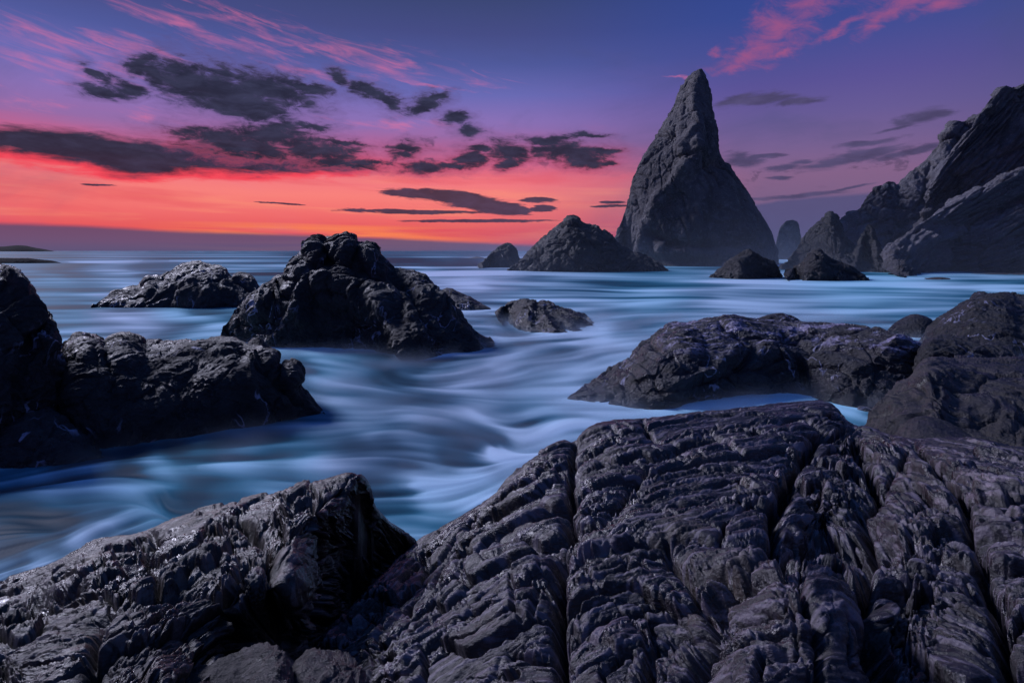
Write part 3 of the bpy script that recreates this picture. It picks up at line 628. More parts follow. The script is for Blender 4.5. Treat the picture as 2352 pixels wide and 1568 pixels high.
rib_rock('island_rock', [(1165, 621), (1182, 612), (1200, 600), (1213, 578), (1232, 560), (1250, 545), (1262, 532), (1280, 520), (1295, 506), (1305, 495), (1318, 494), (1328, 499), (1336, 510), (1352, 516), (1371, 514), (1375, 527), (1392, 535), (1406, 545), (1412, 562), (1432, 572), (1455, 578), (1480, 590), (1510, 605), (1535, 622)],
    [(1165, 621), (1300, 625.5), (1450, 624.5), (1535, 622)], 'broad lumpy rock island standing just left of the tall pointed stack', 'rock', M_foot, (128, 138, 126), n=1.5, ns=260, nt=120, L=5, A=1.0, style='stack', seed=5, skirt=3, rot=.2)
rib_rock('shore_rock', [(1097, 612), (1120, 590), (1135, 577), (1147, 565), (1163, 559), (1177, 562), (1188, 573), (1192, 590), (1200, 602), (1208, 614)], [(1097, 612.5), (1150, 615), (1208, 614)], 'small dark hump of rock left of the broad rock island', 'rock', M_foot, (150, 156, 152), n=1.6, ns=110, nt=50, L=5, A=.6, style='stack', seed=7, skirt=3)
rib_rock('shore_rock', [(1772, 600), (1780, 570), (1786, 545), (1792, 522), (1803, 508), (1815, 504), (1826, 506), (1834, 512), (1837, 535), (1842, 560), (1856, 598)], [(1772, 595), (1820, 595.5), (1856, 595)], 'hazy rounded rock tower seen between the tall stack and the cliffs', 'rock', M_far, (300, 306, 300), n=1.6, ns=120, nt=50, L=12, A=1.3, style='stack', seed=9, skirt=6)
rib_rock('shore_rock', [(1790, 617), (1810, 600), (1826, 575), (1836, 560), (1846, 545), (1858, 530), (1870, 516), (1885, 504), (1898, 493), (1907, 487), (1916, 492), (1924, 508), (1933, 530), (1945, 545), (1960, 560), (1980, 580), (2005, 602), (2040, 626)], [(1790, 617), (1860, 620), (1950, 624), (2040, 626)], 'sharp triangular rock peak standing in front of the back cliff', 'rock', M_foot, (136, 142, 128), n=1.3, ns=220, nt=110, L=5, A=.75, style='stack', seed=12, skirt=3, smooth=0)
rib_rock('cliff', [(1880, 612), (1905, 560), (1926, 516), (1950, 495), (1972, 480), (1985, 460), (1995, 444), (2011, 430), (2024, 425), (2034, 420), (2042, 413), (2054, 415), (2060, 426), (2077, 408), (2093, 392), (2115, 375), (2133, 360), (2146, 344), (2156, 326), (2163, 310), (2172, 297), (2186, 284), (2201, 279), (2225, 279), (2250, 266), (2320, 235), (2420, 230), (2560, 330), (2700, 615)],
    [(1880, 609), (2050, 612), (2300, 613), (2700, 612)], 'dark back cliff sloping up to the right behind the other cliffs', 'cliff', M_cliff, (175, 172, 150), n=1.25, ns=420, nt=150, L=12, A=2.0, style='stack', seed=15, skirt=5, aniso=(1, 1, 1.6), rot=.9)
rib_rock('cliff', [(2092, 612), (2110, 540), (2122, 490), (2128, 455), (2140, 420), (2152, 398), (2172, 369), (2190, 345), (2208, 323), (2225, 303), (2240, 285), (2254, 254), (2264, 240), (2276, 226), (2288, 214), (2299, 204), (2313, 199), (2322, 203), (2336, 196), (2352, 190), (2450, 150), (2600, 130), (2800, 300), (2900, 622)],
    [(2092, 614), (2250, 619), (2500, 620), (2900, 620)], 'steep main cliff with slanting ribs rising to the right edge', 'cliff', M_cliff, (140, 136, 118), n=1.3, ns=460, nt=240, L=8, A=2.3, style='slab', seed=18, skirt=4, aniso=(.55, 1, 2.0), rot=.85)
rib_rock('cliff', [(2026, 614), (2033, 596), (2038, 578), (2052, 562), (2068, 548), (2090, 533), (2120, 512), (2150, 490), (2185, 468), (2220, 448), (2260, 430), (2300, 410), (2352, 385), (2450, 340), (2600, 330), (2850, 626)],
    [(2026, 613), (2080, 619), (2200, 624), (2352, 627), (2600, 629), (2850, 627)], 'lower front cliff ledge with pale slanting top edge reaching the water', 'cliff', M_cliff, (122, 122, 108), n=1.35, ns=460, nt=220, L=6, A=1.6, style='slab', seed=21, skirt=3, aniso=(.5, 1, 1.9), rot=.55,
    ropes=[([(2060, 555), (2130, 515), (2200, 470), (2290, 430), (2352, 400)], 9, 1.0), ([(2110, 560), (2200, 530), (2290, 480), (2360, 450)], 14, -1.8)])
rib_rock('shore_rock', [(1955, 612), (1975, 560), (1984, 530), (1995, 511), (2006, 524), (2016, 545), (2028, 570), (2038, 600), (2052, 626)], [(1955, 615), (2000, 624), (2052, 626)], 'narrow rock spur at the foot of the back cliff beside the triangular peak', 'rock', M_foot, (128, 129, 122), n=1.4, ns=120, nt=70, L=5, A=.8, style='stack', seed=24, skirt=3)
rib_rock('shore_rock', [(1800, 631), (1820, 618), (1841, 602), (1852, 590), (1864, 580), (1876, 572), (1888, 573), (1900, 588), (1922, 598), (1946, 607), (1965, 620), (1980, 631), (1998, 644)], [(1800, 632), (1836, 644), (1900, 645.5), (1998, 644)], 'low dark rock at the waterline below the triangular peak', 'rock', M_foot, (92, 92, 87), n=1.6, ns=170, nt=80, L=2.6, A=.6, style='lump', seed=27, skirt=2)
rib_rock('shore_rock', [(1628, 637), (1645, 625), (1660, 613), (1675, 600), (1688, 590), (1702, 578), (1716, 571), (1730, 576), (1745, 586), (1762, 592), (1776, 600), (1785, 615), (1797, 636)], [(1628, 637), (1680, 641), (1740, 641), (1797, 637)], 'low dark rock in the water in front of the tall pointed stack', 'rock', M_foot, (96, 97, 94), n=1.6, ns=160, nt=70, L=2.6, A=.58, style='lump', seed=29, skirt=2)
rib_rock('shore_rock', [(-160, 576), (-60, 566), (0, 567), (30, 564), (55, 563), (80, 569), (100, 572), (124, 577)], [(-160, 577.4), (0, 577.5), (124, 577.4)], 'long low headland lying on the far left horizon', 'headland', M_reef, (4300, 4300, 4300), n=1.5, ns=90, nt=14, L=80, A=2, style='stack', seed=31, skirt=10)
rib_rock('shore_rock', [(-160, 603), (-60, 594), (0, 592), (40, 593), (75, 594), (92, 597), (110, 597), (130, 600), (142, 604)], [(-160, 605), (0, 605.5), (142, 604)], 'flat dark reef awash below the far left horizon', 'reef', M_reef, (212, 212, 212), n=1.8, ns=100, nt=24, L=5, A=.3, style='stack', seed=33, skirt=3)
rib_rock('shore_rock', [(2120, 641.5), (2142, 638), (2160, 636.5), (2175, 638.5), (2184, 641)], [(2120, 641.6), (2150, 642.4), (2184, 641.6)], 'tiny flat rock awash in front of the lower cliff ledge', 'rock', M_far, (91, 91, 91), n=1.8, ns=60, nt=20, L=2, A=.08, style='lump', seed=35, skirt=1)
rib_rock('shore_rock', [(2040, 627), (2062, 629), (2090, 632), (2108, 634)], [(2040, 630), (2070, 632.5), (2108, 634.6)], 'thin dark reef tail right of the narrow rock spur', 'reef', M_far, (108, 104, 102), n=1.8, ns=50, nt=20, L=2, A=.08, style='lump', seed=36, skirt=1)
rib_rock('shore_rock', [(2230, 628), (2270, 627), (2320, 628), (2380, 629), (2450, 632)], [(2230, 628.5), (2300, 631), (2450, 632.5)], 'thin black reef along the foot of the lower cliff at the right edge', 'reef', M_far, (112, 111, 108), n=1.8, ns=60, nt=20, L=2, A=.1, style='lump', seed=37, skirt=1)
rib_rock('shore_rock', [(1068, 594), (1080, 591.5), (1098, 590), (1112, 592), (1122, 596)], [(1068, 595), (1095, 597), (1122, 596.6)], 'tiny low rock in the dark wave left of the small hump', 'rock', M_far, (300, 300, 295), n=1.8, ns=50, nt=20, L=4, A=.3, style='lump', seed=38, skirt=2)
# middle distance
rib_rock('sea_rock', [(208, 704), (225, 692), (248, 678), (270, 665), (290, 661), (310, 660), (322, 658), (326, 644), (340, 637), (362, 636), (382, 626), (395, 618), (406, 610), (425, 603), (445, 600), (468, 601), (482, 606), (500, 606), (516, 612), (528, 628), (540, 640), (560, 655), (600, 690), (630, 706)],
    [(208, 705), (300, 708), (380, 706), (450, 707), (550, 706), (630, 705)], 'low knobbly rock ridge with water trickling down, behind and left of the large central rock', 'rock', M_mid, (45, 51, 45), n=1.6, ns=300, nt=130, L=1.7, A=.30, style='lump', seed=41, skirt=1.5,
    ropes=[([(370, 640), (345, 680), (320, 706)], 6, -.22), ([(440, 660), (400, 670), (380, 704)], 6, -.22), ([(480, 650), (540, 670), (575, 700)], 8, .18)], knobs=[(455, 690, 55, .55), (350, 650, 22, .25)])
rib_rock('sea_rock', [(532, 640), (536, 629), (545, 624), (560, 624), (574, 628), (585, 638), (592, 650), (604, 668), (612, 690)], [(532, 684, 47.4), (570, 694, 47), (612, 694, 46.4)], 'rounded black boulder on the right end of the low knobbly ridge', 'rock', M_mid, (48, 49, 47), n=1.8, ns=90, nt=40, L=1.2, A=.12, style='lump', seed=43, skirt=1)
rib_rock('sea_rock', [(998, 690), (1010, 672), (1022, 664), (1036, 663), (1050, 668), (1064, 674), (1080, 680), (1092, 690), (1108, 698), (1127, 709)], [(998, 708), (1060, 715), (1127, 710.5)], 'small smooth dark rock just behind the right flank of the central rock', 'rock', M_mid, (45, 46, 44), n=1.7, ns=120, nt=60, L=1.5, A=.15, style='lump', seed=45, skirt=1)
rib_rock('sea_rock', [(1137, 719), (1150, 708), (1165, 699), (1180, 692), (1195, 689), (1207, 687), (1219, 692), (1230, 701), (1245, 695), (1262, 697), (1280, 707), (1300, 712), (1325, 724), (1350, 738), (1378, 754)],
    [(1137, 721), (1180, 745), (1230, 762), (1290, 765), (1340, 758), (1378, 755)], 'low jagged wet rock alone in the channel right of the central rock', 'rock', M_mid, (37, 38, 34), n=1.4, ns=260, nt=130, L=1.3, A=.26, style='lump', seed=47, skirt=1.2,
    ropes=[([(1225, 700), (1190, 725), (1175, 745)], 7, .2), ([(1255, 705), (1290, 735), (1310, 760)], 7, -.2), ([(1215, 722), (1250, 730), (1275, 760)], 6, .15)])
rib_rock('sea_rock', [(506, 772), (515, 750), (530, 722), (545, 700), (560, 682), (578, 668), (600, 664), (620, 663), (640, 664), (660, 652), (667, 630), (670, 605), (684, 588), (700, 570), (712, 560), (726, 556), (740, 562), (750, 574), (758, 565), (768, 552), (782, 545), (800, 547), (812, 556), (820, 562), (836, 560), (852, 566), (860, 578), (874, 584), (886, 596), (898, 606), (915, 612), (940, 622), (965, 634), (985, 650), (1003, 668), (1022, 684), (1040, 700), (1062, 722), (1085, 748), (1110, 772), (1142, 797)],
    [(506, 776), (560, 790), (640, 797), (740, 798), (830, 800), (900, 812), (950, 828), (985, 826), (1030, 812), (1080, 806), (1142, 798)], 'large rugged central rock with rounded knobs on top, sloping to the right', 'rock', M_mid, (28.5, 30.5, 27.5), n=1.55, ns=560, nt=300, L=1.55, A=.36, style='lump', seed=50, skirt=1.5,
    knobs=[(783, 575, 34, .5), (726, 580, 30, .4), (690, 620, 30, .35), (845, 585, 26, .3), (650, 690, 60, .4), (600, 720, 40, .35), (860, 690, 60, .45), (770, 660, 55, .35)],
    ropes=[([(760, 570), (710, 630), (690, 680), (700, 740)], 12, .4), ([(745, 585), (700, 640), (670, 690)], 7, -.45), ([(900, 620), (950, 670), (990, 730), (1020, 790)], 12, -.45), ([(880, 700), (910, 760), (940, 815)], 14, .5), ([(1010, 690), (1050, 750), (1090, 790)], 10, .35), ([(640, 680), (620, 730), (560, 780)], 8, -.3), ([(700, 700), (660, 750), (620, 790)], 10, .25), ([(800, 600), (870, 640), (940, 650)], 9, -.3)])
rib_rock('sea_rock', [(614, 668), (618, 652), (624, 640), (634, 632), (646, 629), (658, 634), (664, 645), (668, 664)], [(614, 680, 29.6), (640, 686, 29.3), (668, 680, 29.6)], 'black rounded knob perched on the left shoulder of the central rock', 'boulder', M_mid, (30, 30.2, 30), n=1.9, ns=80, nt=50, L=.9, A=.1, style='lump', seed=52, skirt=1)
# left side
rib_rock('sea_rock', [(-420, 1100), (-360, 800), (-250, 650), (-120, 590), (-40, 592), (0, 603), (22, 608), (40, 615), (56, 626), (68, 640), (78, 655), (82, 675), (80, 700), (92, 712), (110, 713), (124, 728), (128, 752), (138, 768), (140, 785), (134, 800), (150, 830), (160, 870), (150, 930), (128, 1010)],
    [(-420, 1150), (-200, 1120), (0, 1060), (70, 1035), (128, 1000)], 'tall dark rough rock wall standing at the left edge', 'rock', M_mid, (13.6, 15.2, 14.0), n=1.6, ns=420, nt=240, L=.8, A=.19, style='lump', seed=55, skirt=1,
    ropes=[([(20, 625), (50, 665), (70, 710), (75, 760), (110, 800)], 12, .25), ([(90, 720), (85, 770), (100, 800)], 6, -.2)])
rib_rock('sea_rock', [(78, 980), (95, 930), (120, 880), (135, 830), (142, 800), (155, 784), (178, 778), (205, 778), (224, 786), (234, 803), (246, 796), (262, 786), (285, 783), (310, 785), (332, 791), (352, 788), (390, 787), (430, 784), (465, 781), (500, 778), (530, 776), (556, 784), (580, 792), (606, 800), (632, 812), (638, 826), (640, 840), (660, 843), (678, 852), (684, 872), (694, 888), (708, 898), (722, 914), (736, 930), (748, 948)],
    [(78, 985), (110, 1015), (160, 1030), (220, 1034), (300, 1022), (380, 1012), (450, 1003), (560, 985), (650, 966), (748, 949)], 'broad flat-topped black rock with small wet pools, left of the channel', 'rock', M_mid, (14.4, 16.6, 16.0), n=2.0, ns=560, nt=280, L=.95, A=.17, style='lump', seed=58, skirt=1,
    ropes=[([(560, 785), (600, 830), (640, 880), (690, 925)], 8, -.22), ([(150, 800), (240, 810), (400, 800)], 8, -.1), ([(580, 790), (570, 850), (600, 950)], 16, .18)], knobs=[(200, 795, 40, .18), (280, 800, 55, .15), (610, 812, 34, .16), (665, 862, 30, .2)])
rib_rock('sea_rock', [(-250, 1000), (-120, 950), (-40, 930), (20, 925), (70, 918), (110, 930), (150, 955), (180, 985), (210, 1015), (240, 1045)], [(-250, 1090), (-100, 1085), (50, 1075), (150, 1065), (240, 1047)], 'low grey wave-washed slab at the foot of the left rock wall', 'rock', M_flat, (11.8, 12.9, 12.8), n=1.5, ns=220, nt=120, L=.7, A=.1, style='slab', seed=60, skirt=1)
# right side
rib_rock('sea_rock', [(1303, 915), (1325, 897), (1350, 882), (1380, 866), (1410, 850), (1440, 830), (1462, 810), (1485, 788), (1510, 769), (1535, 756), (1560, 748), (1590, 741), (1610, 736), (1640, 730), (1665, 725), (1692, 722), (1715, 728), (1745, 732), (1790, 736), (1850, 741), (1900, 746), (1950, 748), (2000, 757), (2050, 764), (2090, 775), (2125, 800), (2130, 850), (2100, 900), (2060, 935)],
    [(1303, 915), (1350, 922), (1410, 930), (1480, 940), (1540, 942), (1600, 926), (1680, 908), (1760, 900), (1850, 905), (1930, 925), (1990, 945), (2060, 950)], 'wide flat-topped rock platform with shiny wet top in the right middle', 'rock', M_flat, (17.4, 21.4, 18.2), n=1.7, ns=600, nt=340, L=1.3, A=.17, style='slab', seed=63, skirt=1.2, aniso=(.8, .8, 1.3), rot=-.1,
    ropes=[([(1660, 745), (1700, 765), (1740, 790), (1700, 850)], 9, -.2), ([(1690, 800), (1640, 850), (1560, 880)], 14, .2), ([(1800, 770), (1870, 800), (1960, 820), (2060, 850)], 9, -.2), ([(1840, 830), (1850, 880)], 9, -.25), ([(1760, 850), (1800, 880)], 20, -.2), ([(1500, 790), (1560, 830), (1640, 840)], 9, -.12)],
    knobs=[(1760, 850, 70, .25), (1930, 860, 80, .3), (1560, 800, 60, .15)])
rib_rock('sea_rock', [(1728, 738), (1745, 728), (1765, 721), (1785, 718), (1802, 718), (1820, 726), (1842, 741)], [(1728, 768, 26.4), (1785, 772, 26.1), (1842, 768, 26.4)], 'low dark dome peeping over the back of the wide rock platform', 'rock', M_mid, (27, 27.5, 27), n=1.8, ns=90, nt=40, L=1.1, A=.1, style='lump', seed=65, skirt=1)
rib_rock('sea_rock', [(2036, 762), (2048, 748), (2065, 735), (2085, 726), (2105, 722), (2125, 726), (2138, 733), (2152, 748), (2160, 770)], [(2036, 768), (2095, 777), (2160, 776)], 'small rounded dark boulder left of the tall right-hand boulder', 'boulder', M_mid, (30.6, 31, 30.2), n=1.8, ns=120, nt=60, L=1.2, A=.12, style='smooth', seed=67, skirt=1)
rib_rock('sea_rock', [(2108, 788), (2125, 768), (2145, 748), (2168, 725), (2190, 708), (2215, 692), (2245, 680), (2270, 673), (2305, 671), (2326, 674), (2338, 682), (2365, 680), (2430, 684), (2520, 720), (2640, 820)], [(2108, 800), (2200, 816), (2352, 830), (2500, 835), (2640, 830)], 'large brown dome-shaped boulder at the right edge above the platform', 'boulder', M_mid, (27.8, 29, 26.5), n=1.7, ns=300, nt=140, L=1.2, A=.2, style='lump', seed=69, skirt=1)
rib_rock('sea_rock', [(2098, 850), (2108, 815), (2118, 792), (2135, 778), (2160, 774), (2200, 776), (2240, 781), (2285, 786), (2320, 798), (2336, 812), (2350, 850)], [(2098, 860, 16.4), (2220, 880, 15.6), (2350, 870, 15.9)], 'flat layered slab between the platform and the big smooth boulder', 'rock', M_mid, (17, 17.5, 16.5), n=2.4, ns=200, nt=90, L=.9, A=.12, style='slab', seed=71, skirt=1)
rib_rock('sea_rock', [(1984, 980), (2000, 958), (2022, 932), (2050, 905), (2075, 880), (2100, 856), (2118, 838), (2135, 828), (2160, 828), (2190, 832), (2230, 836), (2290, 836), (2352, 832), (2450, 840), (2650, 900), (2800, 1050)],
    [(1984, 985, 8.9), (2060, 1010, 8.1), (2150, 1040, 7.3), (2260, 1060, 6.7), (2352, 1080, 6.3), (2550, 1120, 6.0), (2800, 1130, 6.2)], 'big smooth rounded boulder with dark overhanging side at the right edge', 'boulder', M_boulder, (9.6, 11.0, 9.4), n=1.9, ns=420, nt=260, L=.75, A=.10, style='slab', seed=73, skirt=2, rot=.5,
    ropes=[([(2010, 960), (2070, 890), (2140, 850), (2230, 850)], 10, .06), ([(2090, 960), (2120, 910), (2160, 870)], 6, -.05), ([(2160, 930), (2260, 960), (2400, 980)], 60, -.35)])
rib_rock('boulder', [(2050, 1010), (2062, 990), (2080, 972), (2102, 961), (2125, 958), (2150, 961), (2180, 972), (2210, 987), (2238, 1008)], [(2050, 1018, 7.2), (2140, 1030, 6.8), (2238, 1025, 6.8)], 'small smooth dome of rock below the big rounded boulder', 'boulder', M_boulder, (7.5, 7.55, 7.2), n=1.8, ns=160, nt=80, L=.6, A=.04, style='smooth', seed=75, skirt=.6)
rib_rock('boulder', [(370, 1600), (430, 1560), (480, 1530), (520, 1518), (560, 1505), (595, 1492), (622, 1488), (645, 1498), (660, 1518), (668, 1545), (690, 1600)], [(370, 1800, 2.5), (500, 1850, 2.35), (690, 1800, 2.45)], 'wet bluish boulder at the bottom edge in the dark cleft, left one', 'boulder', M_boulder, (2.95, 3.1, 3.0), n=1.7, ns=240, nt=130, L=.28, A=.03, style='slab', seed=77, skirt=.5, rot=.8, aniso=(.5, 1, 1.6))
rib_rock('boulder', [(640, 1600), (665, 1550), (685, 1520), (712, 1506), (740, 1502), (775, 1508), (800, 1522), (830, 1545), (860, 1600)], [(640, 1800, 2.6), (750, 1850, 2.4), (860, 1800, 2.5)], 'wet violet boulder at the bottom edge in the dark cleft, right one', 'boulder', M_boulder, (3.05, 3.2, 3.1), n=1.7, ns=200, nt=110, L=.28, A=.03, style='slab', seed=79, skirt=.5, rot=.8, aniso=(.5, 1, 1.6))
# white wash that gathers against the feet of the rocks
bank = np.zeros(XX.shape, np.float32)
for sd_, ln in FEET:
    k_ = {58: .12, 60: .1, 55: .1}.get(sd_, 1.0)
    x0, y0 = ln.min(0)-3; x1, y1 = ln.max(0)+3
    sel = (XX > x0) & (XX < x1) & (YY > y0) & (YY < y1)
    if not sel.any(): continue
    d_ = seg_dist(XX[sel], YY[sel], [tuple(p) for p in ln]); wdt_ = .010*YY[sel]+.12
    bank[sel] = np.maximum(bank[sel], k_*np.exp(-d_/wdt_))
bank *= np.clip(.75+.6*W2+.25*Sx, 0, 1.3)
sea.data.attributes['foam'].data.foreach_set('value', np.clip(foam+.55*bank, 0, 1).astype(np.float32).ravel())
print('rocks', time.time()-t1)

# ------------------------------------------------------------------ the two near outcrops: height sheets with cut joints
def box2(a, n, m, it=2):
    for _ in range(it):
        p = np.cumsum(np.pad(a, ((n+1, n), (0, 0)), mode='edge'), 0); a = (p[2*n+1:]-p[:-(2*n+1)])/(2*n+1)
        p = np.cumsum(np.pad(a, ((0, 0), (m+1, m)), mode='edge'), 1); a = (p[:, 2*m+1:]-p[:, :-(2*m+1)])/(2*m+1)
    return a
def outcrop(name, label, mat, outl, ctrl, cracks, minor, dirs, us, nv, vbot, seed, lay_amp, child, minblock=900, gain=1.0):
    """a rock sheet hung from its traced crest and coming towards the eye; joints are cut along its normals"""
    ct = np.array(ctrl, float)
    ol = chaikin(outl, 1); cv = np.interp(us, ol[:, 0], ol[:, 1])
    nx_ = 46; tt = np.linspace(0, 1, nv)**1.12
    V = np.concatenate([cv[:, None]+(vbot-cv[:, None])*tt[None], vbot+(2700-vbot)*(np.linspace(0, 1, nx_+1)[1:]**1.3)[None]*np.ones((len(us), 1))], 1)
    nv = nv+nx_; U = np.repeat(us[:, None], nv, 1)
    # depth below the eye, thin plate over the traced points (coarse, then bilinear)
    gu = np.linspace(us[0], us[-1], 130); gv = np.linspace(min(cv)-10, 2705, 130); A, B = np.meshgrid(gu, gv, indexing='ij')
    Qc = rbf(ct[:, :2]/400, ct[:, 2], np.stack([A, B], -1)/400, 4e-4)
    a = np.clip((U-gu[0])/(gu[1]-gu[0]), 0, 128.999); b = np.clip((V-gv[0])/(gv[1]-gv[0]), 0, 128.999); i, j = a.astype(int), b.astype(int); fa, fb = a-i, b-j
    Q = Qc[i, j]*(1-fa)*(1-fb)+Qc[i+1, j]*fa*(1-fb)+Qc[i, j+1]*(1-fa)*fb+Qc[i+1, j+1]*fa*fb
    Q = box2(np.maximum(Q, 1.35), 6, 4, 3)
    Y_ = Q*F/(V-VH); X_ = (U-UC)/F*Y_
    P = np.stack([X_, Y_, H-Q], -1)
    # back side: rolls over and drops below the sea
    rows = []
    c0 = P[:, 0]; up_ = (P[:, 0]-P[:, 3]); up_ /= np.linalg.norm(up_, axis=1)[:, None]; up_[:, 0] = c0[:, 0]/c0[:, 1]*up_[:, 1]
    out = np.stack([c0[:, 0]/c0[:, 1], np.ones(len(us)), np.zeros(len(us))], 1)
    r = .35
    for ph in np.linspace(0, 1, 16)[1:]:
        an = ph*math.pi/2; rows.append(c0+out*r*math.sin(an)*.9+np.array([0, 0, -1])*r*(1-math.cos(an)))
    last = rows[-1]
    for k in np.linspace(0, 1, 14)[1:]:
        q = last+out*.5*k; q = q.copy(); q[:, 2] = last[:, 2]*(1-k)+(-.9)*k; rows.append(q)
    nb = len(rows)
    P = np.concatenate([np.stack(rows[::-1], 1), P], 1)
    U = np.concatenate([np.repeat(us[:, None], nb, 1), U], 1); V = np.concatenate([cv[:, None]-np.linspace(nb, 1, nb)[None]*4, V], 1)
    shp = P.shape[:2]
    N = normals(P); N = N if np.mean(N[:, nb+20:, 2]) > 0 else -N
    sm = N.copy()
    S = np.concatenate([np.zeros((shp[0], 1)), np.cumsum(np.linalg.norm(np.diff(P, axis=1), axis=2), 1)], 1); S = S[:, -1:]-S
    Xs = P[..., 0]; sc_l = P[..., 1]/F               # metres per traced unit
    p3 = P.reshape(-1, 3)+seed*7.7
    def pn(f, o=0): return perlin(p3*f+o).reshape(shp)
    w1, w2, w3, w4 = pn(2.3, 3), pn(2.3, 47), pn(9, 5), pn(9, 61)
    Uw = U+(w1*.05+w3*.016)/sc_l; Vw = V+(w2*.045+w4*.014)/sc_l*.8
    dist = np.full(shp, 9., np.float32); cut = np.zeros(shp, np.float32)
    for (line, wdt, dep) in cracks:
        wp = np.interp(1, [0, 1], [0, 1])
        d = seg_dist(Uw, Vw, line)*sc_l; dist = np.minimum(dist, d)
        cut = np.maximum(cut, dep*.95*np.exp(-(d/(wdt*.6))**2)+dep*.25*np.exp(-(d/(wdt*2.0))))
    mcut = np.zeros(shp, np.float32)
    for (line, wdt, dep) in minor:
        d = seg_dist(Uw, Vw, line)*sc_l; mcut = np.maximum(mcut, dep*(.8*np.exp(-(d/(wdt*.5))**2)+.4*np.exp(-(d/(wdt*2)))))
    # grain: noise drawn out along the traced strike, in sheet metres (Xs, S)
    coarse = idw(A, B, np.array(dirs, float), 3)
    Dd = coarse[i, j]; Dd = np.concatenate([np.repeat(Dd[:, :1], nb, 1), Dd], 1)
    dl = np.hypot(Dd[..., 0], Dd[..., 1]); du, dv = Dd[..., 0]/dl, Dd[..., 1]/dl
    Xu = np.gradient(Xs, us, axis=0); Su = np.gradient(S, us, axis=0)
    dV = np.gradient(V, axis=1); Xv = np.gradient(Xs, axis=1)/dV; Sv = np.gradient(S, axis=1)/dV
    vu = np.gradient(V, us, axis=0)
    Xu = Xu-Xv*vu; Su = Su-Sv*vu
    dX, dS = Xu*du+Xv*dv, Su*du+Sv*dv; L_ = np.maximum(np.hypot(dX, dS), 1e-9); dX, dS = dX/L_, dS/L_
    dX, dS = box2(dX, 12, 10, 3), box2(dS, 12, 10, 3)
    ww1, ww2 = pn(1.1, 90), pn(1.1, 130); dX = dX+.2*ww1; dS = dS+.2*ww2
    bx, by = Xs+w1*.05+w3*.006, S+w2*.05+w4*.006
    def sk(lam, n_, T, ratio=3.5):
        st = lam*ratio/n_; a = 0
        for k in range(-n_, n_+1): a = a+math.cos(k/(n_+1)*math.pi/2)**2*look(TL[T], bx+dX*st*k, by+dS*st*k, lam)
        return a/a.std()
    S0, Sa, Sb, Sc, Sd = sk(.36, 8, 0, 2.6), sk(.16, 11, 1, 4), sk(.075, 13, 0, 4.6), sk(.038, 13, 1, 4.6), sk(.019, 9, 0, 3.2)
    # two families of joints: along the strike and across it, as level lines of drawn-out noise
    def skx(lam, n_, T, ratio): 
        st = lam*ratio/n_; a = 0
        for k in range(-n_, n_+1): a = a+math.cos(k/(n_+1)*math.pi/2)**2*look(TL[T], bx-dS*st*k+.3*dX*st*k, by+dX*st*k+.3*dS*st*k, lam)
        return a/a.std()
    du_ = np.linalg.norm(np.gradient(P, axis=0), axis=2); dv_ = np.linalg.norm(np.gradient(P, axis=1), axis=2)
    def lvl(a, lv):
        gr_ = np.sqrt((np.gradient(a, axis=0)/du_)**2+(np.gradient(a, axis=1)/dv_)**2)+1.2
        return np.abs(a-lv)/gr_
    J1 = sk(.50, 12, 1, 4.0); J2 = skx(.80, 9, 0, 1.8); J3 = sk(.22, 13, 0, 4.8); J4 = skx(.36, 9, 1, 1.6)
    jw = .011*np.clip(P[..., 1]/4, .6, 1.6)
    mj = np.clip(.35+pn(1.3, 12)*1.5, 0, 1); m0 = np.clip(.5+pn(1.9, 77)*1.5, 0, 1)
    J5 = sk(.13, 12, 1, 5.0)
    joint = .085*np.exp(-(lvl(J1, 0)/(jw*1.3))**2)+.055*np.exp(-(lvl(J2, .1)/(jw*1.2))**2)*(J1 > -.2)+.055*np.exp(-(lvl(J3, .2)/jw)**2)*(.4+.6*m0)+.03*np.exp(-(lvl(J4, -.2)/jw)**2)*mj*(J3 > 0)+.028*np.exp(-(lvl(J5, .3)/(jw*.6))**2)*(.3+.7*mj)
    blocks = .045*np.tanh(J1*5)+.020*np.tanh(J2*6)*np.clip(J1*2+.6, 0, 1)+.013*np.tanh(J3*4)+.006*np.tanh(J4*5)+.007*np.tanh(J5*4)
    # ledges: overlapping plates stepping across the strike
    def plates(h, sharp):
        fr = h-np.floor(h); return np.where(fr < sharp, fr/sharp, (1-fr)/(1-sharp))-.5
    pl1 = plates(S0*.75+.9*w1, .80); pl2 = plates(Sa*.8+.5*w2+.3*S0, .8); pl3 = plates(Sb*.9+.4*Sa, .78)
    m1 = np.clip(.5+pn(1.7, 21)*1.4, 0, 1); m2 = np.clip(.55+pn(3.1, 33)*1.5, 0, 1)
    lay = .034*pl1*m1+.022*pl2*m2+.012*pl3*(.4+.6*m1)+.005*Sb+.0042*Sc*(.3+.9*m2)+.0022*Sd*(.3+.9*m2)
    iso = .055*pn(1.3, 71)+.016*billow(p3*2.1, 3).reshape(shp)+.004*pn(14, 5)+.0022*pn(31, 5)+.0012*pn(67, 9)
    fc, ed = facet(p3*2.6+np.stack([w1.ravel(), w2.ravel(), w3.ravel()], 1)*.35); iso += .020*fc.reshape(shp)
    iso -= .03*np.exp(-(ed.reshape(shp)/.05)**2)*m2
    pits = pn(26, 8); iso -= .014*np.clip(pits-.3, 0, 1)*2
    pil = .05*(1-np.exp(-np.clip(dist, 0, 9)/.09))
    dist_ok = np.clip(P[..., 1]/3.0, .5, 1.3)
    calm = box2(np.clip(.030/np.maximum(dv_, 1e-6), 0, 1)**1.5, 4, 4)     # long cells of faces seen edge-on stay plain
